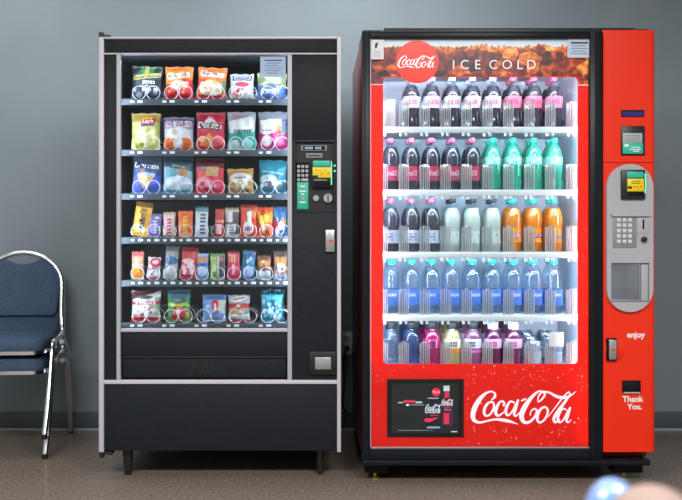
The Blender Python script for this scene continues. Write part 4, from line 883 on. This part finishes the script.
# ------------------------------------------------------------------ bottles
def bottle_parts(kind):
    """returns list of (part, MB) built around the origin"""
    out = []; n = 22
    if kind in ('cola_red', 'cola_silver', 'cola_pink', 'cola_grey', 'lemon', 'sprite', 'orange'):
        H = .228
        P = [(.024, .004), (.029, 0.0), (.0335, .010), (.0345, .026), (.0325, .042), (.0305, .060), (.0310, .085), (.0345, .112), (.0355, .132), (.0345, .150), (.0300, .170), (.0225, .187), (.0155, .200), (.0130, .206), (.0125, .216)]
        liq = {'lemon': 'pale', 'sprite': 'sprite', 'orange': 'orange'}.get(kind, 'cola')
        if kind == 'sprite': P = [(.024, .004), (.029, 0), (.0340, .010), (.0350, .03), (.0335, .05), (.0345, .08), (.0355, .1), (.0340, .118), (.0355, .135), (.0345, .152), (.0290, .172), (.0225, .187), (.0155, .200), (.0130, .206), (.0125, .216)]
        k = 12
        b = MB(); b.lathe(P[:k], (0, 0, 0), liq, n); b.lathe(P[k - 1:], (0, 0, 0), 'pet_clear' if kind not in ('sprite',) else liq, n); out.append(('body', b))
        cap = {'cola_silver': 'cap_white', 'cola_pink': 'cap_pink', 'lemon': 'cap_black', 'sprite': 'sprite_cap', 'orange': 'cap_teal'}.get(kind, 'cap_pink')
        if cap == 'sprite_cap': cap = 'cap_teal'
        c = MB(); c.lathe([(.0150, .2085), (.0158, .211), (.0158, .223), (.0150, .2275), (.010, .2285)], (0, 0, 0), cap, 18); out.append(('cap', c))
        z0, z1 = {'cola_silver': (.092, .142), 'cola_pink': (.092, .142), 'cola_grey': (.036, .092), 'lemon': (.036, .088), 'sprite': (.112, .146), 'orange': (.04, .10)}.get(kind, (.044, .104))
        col = {'cola_red': (184, 50, 84), 'cola_silver': (206, 210, 218), 'cola_pink': (228, 130, 156), 'cola_grey': (190, 198, 212), 'lemon': (206, 216, 206), 'sprite': (150, 224, 206), 'orange': (255, 142, 30)}[kind]
        l = MB(); lp = []
        for j in range(9):
            z = z0 + (z1 - z0) * j / 8
            for (ra, za), (rb, zb_) in zip(P, P[1:]):
                if za <= z <= zb_ and zb_ > za: lp.append((ra + (rb - ra) * (z - za) / (zb_ - za) + .0007, z)); break
        l.lathe(lp, (0, 0, 0), 'label_print', n, col=col, caps=False)
        rm = max(q[0] for q in lp) + .0006
        wrap = lambda x, y, z: (rm * math.sin(x / rm), -rm * math.cos(x / rm) + y, z)
        zc = (z0 + z1) / 2
        if kind == 'cola_red': script_logo(l, -.026, .024, zc - .011, zc + .013, 0, 'label_print', (244, 228, 234), wrap, 3, .00002)
        elif kind in ('cola_silver', 'cola_pink'): 
            for a, w, cc in ((-.02, .008, (222, 60, 110)), (-.006, .01, (216, 40, 96)), (.008, .007, (222, 60, 110)), (.02, .01, (214, 46, 100))):
                for j in range(3): l.flat([wrap(a - w / 2 + t * w, 0, 0)[0:1] + (zc - .008,) for t in (0,)] and [(a - w / 2, zc - .009 + .007 * j), (a + w / 2, zc - .009 + .007 * j), (a + w / 2, zc - .005 + .007 * j), (a - w / 2, zc - .005 + .007 * j)], -.0002, 'label_print', cc if kind == 'cola_silver' else (206, 40, 90), wrap)
        elif kind == 'orange': l.text('Fanta', 0, zc, -.0002, 'label_print', (36, 50, 130), w=.05, h=.022, bold=.05, rot=.15, fn=wrap); l.text('Fanta', 0, zc, -.0005, 'label_print', W, w=.047, h=.018, rot=.15, fn=wrap)
        elif kind == 'cola_grey':
            for j in range(3): l.flat([(-.016, zc - .016 + .012 * j), (.016, zc - .016 + .012 * j), (.016, zc - .01 + .012 * j), (-.016, zc - .01 + .012 * j)], -.0002, 'label_print', (120, 128, 150), wrap)
        elif kind == 'lemon': l.flat([(-.02, zc + .004), (.02, zc + .004), (.02, zc + .016), (-.02, zc + .016)], -.0002, 'label_print', (150, 176, 170), wrap)
        elif kind == 'sprite': l.text('Sprite', 0, zc, -.0002, 'label_print', (226, 246, 240), w=.046, h=.02, rot=.2, bold=.03, fn=wrap)
        out.append(('label', l))
    elif kind == 'water':
        P = [(.026, .003), (.031, 0), (.0345, .008), (.035, .03), (.0335, .045), (.035, .06), (.0335, .075), (.035, .09), (.0345, .108), (.0350, .125), (.0355, .14), (.0345, .155), (.030, .174), (.022, .19), (.0145, .203), (.0128, .208), (.0125, .216)]
        b = MB(); b.lathe(P, (0, 0, 0), 'water', n); out.append(('body', b))
        c = MB(); c.lathe([(.0152, .2085), (.0160, .211), (.0160, .223), (.0150, .228), (.010, .229)], (0, 0, 0), 'cap_teal', 18); out.append(('cap', c))
        l = MB(); l.lathe([(.0362, .034), (.0362, .1)], (0, 0, 0), 'label_print', n, col=(84, 128, 214), caps=False)
        rm = .0366; wrap = lambda x, y, z: (rm * math.sin(x / rm), -rm * math.cos(x / rm) + y, z)
        l.text('DASANI', 0, .078, -.0002, 'label_print', W, w=.046, h=.014, bold=.02, fn=wrap); l.flat([(-.03, .036), (.03, .036), (.03, .056), (-.03, .05)], -.0002, 'label_print', (130, 176, 226), wrap)
        out.append(('label', l))
    elif kind == 'can':
        P = [(.024, .003), (.026, 0), (.031, .008), (.033, .016), (.033, .104), (.030, .113), (.0275, .117), (.0265, .118), (.0258, .115), (.004, .1145)]
        b = MB(); b.lathe(P, (0, 0, 0), 'can_metal', n); out.append(('body', b))
        t = MB().box(-.006, .006, -.013, .008, .1155, .1165, 'steel', .0004); out.append(('pull_tab', t))
        l = MB(); l.lathe([(.0334, .024), (.0334, .075)], (0, 0, 0), 'label_print', n, col=(176, 190, 204), caps=False); 
        l.lathe([(.0337, .08), (.0337, .098)], (0, 0, 0), 'label_print', n, col=(120, 140, 164), caps=False); out.append(('label', l))
    else:
        body, cap, lab, foot = {'sport_clear': ('water', 'cap_black', None, None), 'sport_blue': ('powerade_blue', 'cap_black', None, None), 'sport_magenta': ('magenta', 'cap_black', (236, 232, 240), None),
                                'sport_cream': ('cream', 'cap_black', (226, 222, 190), (226, 120, 50)), 'sport_lilac': ('lilac', 'cap_black', (226, 216, 236), (226, 110, 170)), 'sport_purple': ('purple', 'cap_white', (206, 170, 206), None)}[kind]
        P = [(.027, .003), (.031, 0), (.036, .008), (.036, .06), (.0345, .075), (.0345, .085), (.0365, .1), (.037, .118), (.0345, .138), (.0275, .155), (.0225, .162), (.0200, .165), (.0195, .176)]
        b = MB(); b.lathe(P, (0, 0, 0), body, n); out.append(('body', b))
        c = MB(); c.lathe([(.0215, .168), (.0225, .171), (.0222, .190), (.0200, .196), (.012, .197)], (0, 0, 0), cap, 20); out.append(('cap', c))
        if lab:
            l = MB(); l.lathe([(.0372, .088), (.0380, .1), (.0382, .118), (.0368, .128)], (0, 0, 0), 'label_print', n, col=lab if kind != 'sport_magenta' else (190, 30, 110), caps=False)
            rm = .0390; wrap = lambda x, y, z: (rm * math.sin(x / rm), -rm * math.cos(x / rm) + y, z)
            if kind == 'sport_magenta': l.flat([(-.014, .092), (.02, .092), (.02, .124), (-.014, .124)], -.0002, 'label_print', (236, 232, 240), wrap)
            for j in range(2):
                for a in (-.009, .002, .012): l.flat([(a - .003, .096 + .012 * j), (a + .004, .096 + .012 * j), (a + .004, .105 + .012 * j), (a - .003, .105 + .012 * j)], -.0005, 'label_print', (44, 40, 60) if kind != 'sport_purple' else (190, 40, 90), wrap)
            if foot: l.lathe([(.0366, .07), (.0358, .082)], (0, 0, 0), 'label_print', n, col=foot, caps=False)
            out.append(('label', l))
    return out
PROTO = {}
def bottle(kind, x, y, z, name, label, cat, group):
    r = bpy.data.objects.new(name, None); C.objects.link(r); r.location = (x, y, z); r.empty_display_size = .03
    r['label'] = label; r['category'] = cat; r['group'] = group
    if kind not in PROTO:
        PROTO[kind] = [mb.build(nm, r) for nm, mb in bottle_parts(kind)]
    else:
        for p_ in PROTO[kind]:
            c = p_.copy(); C.objects.link(c); c.parent = r
    r.rotation_euler = (0, 0, random.uniform(-.35, .35) if kind not in ('can',) else random.uniform(-1, 1))
    return r
ORD = ['first', 'second', 'third', 'fourth', 'fifth', 'sixth', 'seventh', 'eighth', 'ninth']
SH = ['top shelf', 'second shelf', 'third shelf', 'fourth shelf', 'bottom shelf']
rows = [
 [None] + [('cola_silver', 'dark cola bottle with silver label')] * 5 + [('cola_pink', 'dark cola bottle with pink and white label')] * 3,
 [('cola_red', 'dark cola bottle with pink cap and red label')] * 5 + [('sprite', 'green soda bottle')] * 4,
 [('cola_grey', 'dark cola bottle with pink cap and grey label')] * 3 + [('lemon', 'pale cloudy drink bottle with black cap')] * 3 + [('orange', 'orange soda bottle with teal cap')] * 3,
 [('water', 'clear water bottle with teal cap')] * 9,
 [('sport_clear', 'clear sports drink bottle with black cap'), ('sport_blue', 'light blue sports drink bottle with black cap'), ('sport_magenta', 'magenta sports drink bottle with white label'), ('sport_cream', 'cream drink bottle with orange foot'), ('sport_lilac', 'lilac drink bottle with pale label'), ('sport_purple', 'purple drink bottle with white cap'), ('sport_purple', 'purple drink bottle with white cap'), ('can', 'silver drink can'), ('can', 'silver drink can')],
]
for si, row in enumerate(rows):
    z = Z(shelf_y[si], YS) - .0007
    for k, it in enumerate(row):
        if it is None: continue
        kind, desc = it
        depth = 3 if si == 4 else 2
        for dpt in range(depth):
            x = X(lane[k], YL); y = YB1 + dpt * .078 - (.004 if kind == 'can' else 0)
            nm = 'drink_can' if kind == 'can' else 'water_bottle' if kind == 'water' else 'soda_bottle' if si < 3 else 'sports_drink_bottle'
            wh = {0: 'front of', 1: 'second in', 2: 'third in'}[dpt]
            lab = f"{desc}, {wh} {ORD[k]} lane, {SH[si]}"
            bottle(kind, x, y, z + (.015 * dpt + .0003 if si == 4 else 0), nm, lab, 'can' if kind == 'can' else 'bottle', f"drinks on the {SH[si]} of the drink machine")

# ------------------------------------------------------------------ stacked chairs
def smooth_path(P, sub=6):
    out = []; n = len(P)
    for i in range(n - 1):
        p0, p1, p2, p3 = [Vector(P[j]) for j in (max(i - 1, 0), i, i + 1, min(i + 2, n - 1))]
        for k in range(sub):
            t = k / sub; out.append(.5 * (2 * p1 + (p2 - p0) * t + (2 * p0 - 5 * p1 + 4 * p2 - p3) * t * t + (3 * p1 - p0 - 3 * p2 + p3) * t ** 3))
    out.append(Vector(P[-1])); return out
def chair(loc, label):
    t = thing('banquet_chair', label, 'chair', loc, 'stacked blue chairs', .078)
    b = lambda nm, mb, par=None: mb.build(nm, par or t)
    def back_y(z): return .125 + (z - .46) * .24
    # seat cushion: domed rounded slab
    s = MB(); V = []; Fc = []; loops = []
    for zz, ins in ((.394, .012), (.398, .002), (.412, 0.0), (.430, .002), (.446, .012), (.456, .035), (.461, .075), (.463, .13)):
        L = rrect(-.198 + ins, .198 - ins, -.275 + ins, .135 - ins, max(.01, .06 - ins * .3), 6)
        loops.append([(x, y, zz) for x, y in L])
    n = len(loops[0])
    for l in loops: V += l
    for i in range(len(loops) - 1):
        for k in range(n): Fc.append((i * n + k, i * n + (k + 1) % n, (i + 1) * n + (k + 1) % n, (i + 1) * n + k))
    Fc.append(tuple(range((len(loops) - 1) * n, len(loops) * n))); Fc.append(tuple(range(n))[::-1])
    s.add(V, Fc, 'fabric_blue', smooth=True); so = b('seat', s)
    e = MB(); L = rrect(-.200, .200, -.279, .137, .062, 6); L2 = rrect(-.184, .184, -.262, .12, .05, 6)
    n = len(L); V = [(x, y, .382) for x, y in L] + [(x, y, .398) for x, y in L] + [(x, y, .398) for x, y in L2] + [(x, y, .382) for x, y in L2]
    e.add(V, [(q * n + k, q * n + (k + 1) % n, ((q + 1) % 4) * n + (k + 1) % n, ((q + 1) % 4) * n + k) for q in range(4) for k in range(n)], 'chrome', smooth=True)
    b('seat_rim', e)
    # back frame: arch tube
    P = [(.215, -.10, .425), (.215, .03, .432)]
    P += [(.215, .112, .452), (.205, back_y(.52), .52), (.201, back_y(.6), .6), (.199, back_y(.68), .68)]
    for k in range(1, 12):
        a = PI * k / 12; z = .68 + .165 * math.sin(a); P.append((.199 * math.cos(a), back_y(z), z))
    P += [(-.199, back_y(.68), .68), (-.201, back_y(.6), .6), (-.205, back_y(.52), .52), (-.215, .112, .452), (-.215, .03, .432), (-.215, -.10, .425)]
    b('back_frame', MB().tube(smooth_path(P, 3), .0135, 'chrome', 10))
    # back pad, arched outline with a grip scoop
    pad = MB(); out_ = []
    z0 = .53; m_ = 30
    out_.append((-.180, z0 + .02)); out_.append((-.165, z0)); out_ += [(.165, z0), (.180, z0 + .02), (.187, .62), (.190, .68)]
    for k in range(1, 32):
        a = PI * k / 32; x = .190 * math.cos(a); z = .68 + .152 * math.sin(a)
        if abs(x) < .078: z = min(z, .812 - .026 * math.cos(x / .078 * PI / 2) ** .7)
        out_.append((x, z))
    out_ += [(-.190, .68), (-.187, .62)]
    cx_, cz_ = 0.0, .67; N = len(out_); V = []; Fc = []
    rings = [(1.0, -.0), (1.0, -.008), (.97, -.013), (.88, -.0165), (.5, -.018)]
    for k_, off in rings:
        for x, z in out_: xx, zz = cx_ + (x - cx_) * k_, cz_ + (z - cz_) * k_; V.append((xx, back_y(zz) + off, zz))
    R_ = len(rings)
    for i in range(R_ - 1):
        for k in range(N): Fc.append((i * N + k, i * N + (k + 1) % N, (i + 1) * N + (k + 1) % N, (i + 1) * N + k))
    Fc.append(tuple(range((R_ - 1) * N, R_ * N)))
    o2 = len(V)
    for x, z in out_: V.append((x, back_y(z) + .005, z))
    for k in range(N): Fc.append((o2 + k, o2 + (k + 1) % N, (k + 1) % N, k))
    Fc.append(tuple(range(o2, o2 + N))[::-1])
    pad.add(V, Fc, 'fabric_blue', smooth=True); b('backrest', pad)
    for sg in (-1, 1):
        l = MB().tube(smooth_path([(sg * .215, -.02, .428), (sg * .216, -.085, .424), (sg * .217, -.125, .404), (sg * .217, -.15, .35), (sg * .218, -.225, .15), (sg * .214, -.277, .012)], 4), .0140, 'chrome', 10)
        lo = b('leg', l); b('foot_glide', MB().lathe([(.014, 0), (.0148, .003), (.0145, .022)], (sg * .214, -.279, 0), 'black_plastic', 14), lo)
        l = MB().tube(smooth_path([(sg * .2445, -.06, .418), (sg * .2445, .0, .414), (sg * .244, .06, .37), (sg * .236, .15, .22), (sg * .224, .262, .012)], 4), .0118, 'chrome', 10)
        lo = b('leg', l); b('foot_glide', MB().lathe([(.013, 0), (.0138, .003), (.0135, .022)], (sg * .224, .265, 0), 'black_plastic', 14), lo)
    return t
c1 = chair((-1.442, .60, 0), 'lower blue fabric banquet chair with chrome legs standing on the floor')
c2 = chair((-1.4425, .594, .090), 'upper blue fabric banquet chair stacked on the other chair')

# ------------------------------------------------------------------ wall outlet between the machines
o = thing('wall_outlet', 'grey metal wall outlet plate with two sockets between the machines', 'outlet', (X(351, YW), YW, Z(343, YW)))
pl = MB().box(X(341, YW), X(361.6, YW), YW - .008, YW, Z(354.5, YW), Z(331.5, YW), 'steel', .003)
pl.build('plate', o, o)
for a, b in ((346.5, 337.6), (355.6, 337.6), (346.5, 347.8), (355.6, 347.8)):
    s = MB().box(X(a - 3.0, YW), X(a + 3.0, YW), YW - .012, YW - .007, Z(b + 3.2, YW), Z(b - 3.2, YW), 'panel_grey', .002)
    for g in (-1.1, 1.1): s.box(X(a + g - .25, YW), X(a + g + .25, YW), YW - .0125, YW - .011, Z(b + 1, YW), Z(b - 1, YW), 'black_matte')
    s.build('socket', o, o)
def plug(px, py, pts, label):
    t = thing('power_cord', label, 'cord', (X(px, YW), YW - .03, Z(py, YW)), 'power cords between the machines')
    MB().box(X(px - 2.6, YW), X(px + 2.6, YW), YW - .045, YW - .0125, Z(py + 2.6, YW), Z(py - 2.6, YW), 'cord_black', .004).build('plug', t, t)
    MB().tube(smooth_path([(X(a, y), y, Z(b, y)) for a, b, y in pts], 6), .0045, 'cord_black', 8).build('cable', t, t)
plug(346.5, 347.8, [(346.5, 348, YW - .044), (345.5, 353, YW - .06), (343.5, 364, YW - .05), (344.2, 385, YW - .03), (342.5, 404, YW - .03), (346.5, 414, YW - .03), (344, 424, YW - .03), (336, 429, YW - .04)], 'black power cord plugged into the outlet left socket, hanging to floor')
plug(355.6, 337.6, [(355.6, 338, YW - .044), (357, 342, YW - .06), (358.4, 352, YW - .05), (360.5, 372, YW - .03), (362, 400, YW - .03)], 'black power cord plugged into the outlet right socket, behind drink machine')

# ------------------------------------------------------------------ out of focus things at the bottom edge, close to the camera
def NX(px, d): return (px - CX) * d / F
def NZ(py, d): return ZC - (py - CY) * d / F
t = thing('side_table', 'low grey round table just below the picture edge', 'table', (.36, -2.58, 0))
MB().lathe([(.2, .555), (.206, .56), (.206, .572), (.2, .577)], (.36, -2.58, 0), 'table_grey', 40).build('table_top', t, t)
MB().lathe([(.15, 0), (.15, .012), (.03, .03), (.022, .06), (.022, .54), (.06, .556)], (.36, -2.58, 0), 'table_grey', 24).build('pedestal', t, t)
def blob(name, label, cat, cx, cy, z0, rx, ry, rz, mat, ax=0):
    mb = MB(); V = []; Fc = []; nu, nv = 32, 20
    for j in range(nv + 1):
        th = PI * j / nv
        for i in range(nu):
            a = 2 * PI * i / nu; k = 1 + .04 * math.sin(2 * a + 1) * math.sin(th)
            V.append((rx * k * math.sin(th) * math.cos(a), ry * k * math.sin(th) * math.sin(a), -rz * math.cos(th) * (0.96 if math.cos(th) > 0 else 1)))
    for j in range(nv):
        for i in range(nu): Fc.append((j * nu + i, j * nu + (i + 1) % nu, (j + 1) * nu + (i + 1) % nu, (j + 1) * nu + i))
    mb.add([(x + cx, y + cy, z + z0 + rz) for x, y, z in V], Fc, mat, smooth=True)
    o_ = mb.build(name); L = Vector((cx, cy, z0)); o_.data.transform(Matrix.Translation(-L)); o_.location = L
    return tag(o_, label, cat)
blob('tan_ball', 'blurred tan rounded object at the bottom edge, right of the pale blue one', 'ball', NX(652, 1.0), -2.60, .577, .052, .05, (NZ(485.5, 1.0) - .577) / 2, 'blurred_tan')
blob('blue_ball', 'blurred pale blue shiny rounded object at the bottom edge', 'ball', NX(614, 1.06), -2.535, .577, .034, .034, (NZ(479.5, 1.06) - .577) / 2, 'blurred_blue')

# ------------------------------------------------------------------ lights
def area(name, loc, target, sx, sy, power, col=(255, 250, 244)):
    l = bpy.data.lights.new(name, 'AREA'); l.shape = 'RECTANGLE'; l.size = sx; l.size_y = sy; l.energy = power; l.color = lin(col)
    o = bpy.data.objects.new(name, l); C.objects.link(o); o.location = loc
    o.rotation_euler = (Vector(target) - Vector(loc)).to_track_quat('-Z', 'Y').to_euler()
    return o
CW = (255, 254, 252)
area('ceiling_light', (-1.7, 0.25, 2.72), (-1.7, 0.25, 0), 1.2, .6, 15, CW)
area('ceiling_light', (.17, 0.1, 2.72), (.17, 0.1, 0), 1.2, .6, 29, CW)
area('ceiling_light', (-1.3, -2.9, 2.72), (-1.3, -2.9, 0), 1.4, .6, 104, CW)
area('ceiling_light', (1.1, -2.9, 2.72), (1.1, -2.9, 0), 1.4, .6, 104, CW)

w = bpy.data.worlds.new('world'); bpy.context.scene.world = w; w.use_nodes = True
w.node_tree.nodes['Background'].inputs['Color'].default_value = (.5, .55, .6, 1); w.node_tree.nodes['Background'].inputs['Strength'].default_value = .1

# ------------------------------------------------------------------ camera
cam = bpy.data.cameras.new('camera'); co = bpy.data.objects.new('camera', cam); C.objects.link(co)
co.location = (0, -D0, ZC); co.rotation_euler = (PI / 2, 0, 0)
cam.sensor_width = 36; cam.lens = F * 36 / 682; cam.shift_x = (341 - CX) / 682; cam.shift_y = 0.0
cam.dof.use_dof = True; cam.dof.focus_distance = D0 + .02; cam.dof.aperture_fstop = 2.8
cam.clip_start = .05
S = bpy.context.scene; S.camera = co
S.view_settings.view_transform = 'Standard'; S.view_settings.look = 'None'; S.view_settings.gamma = 1; S.view_settings.exposure = 0.0
S.view_settings.use_curve_mapping = False
S.cycles.use_denoising = True
S.cycles.transparent_max_bounces = 40; S.cycles.max_bounces = 10; S.cycles.diffuse_bounces = 4; S.cycles.glossy_bounces = 4; S.cycles.transmission_bounces = 8
S.cycles.sample_clamp_indirect = 6.0; S.cycles.caustics_reflective = False; S.cycles.caustics_refractive = False
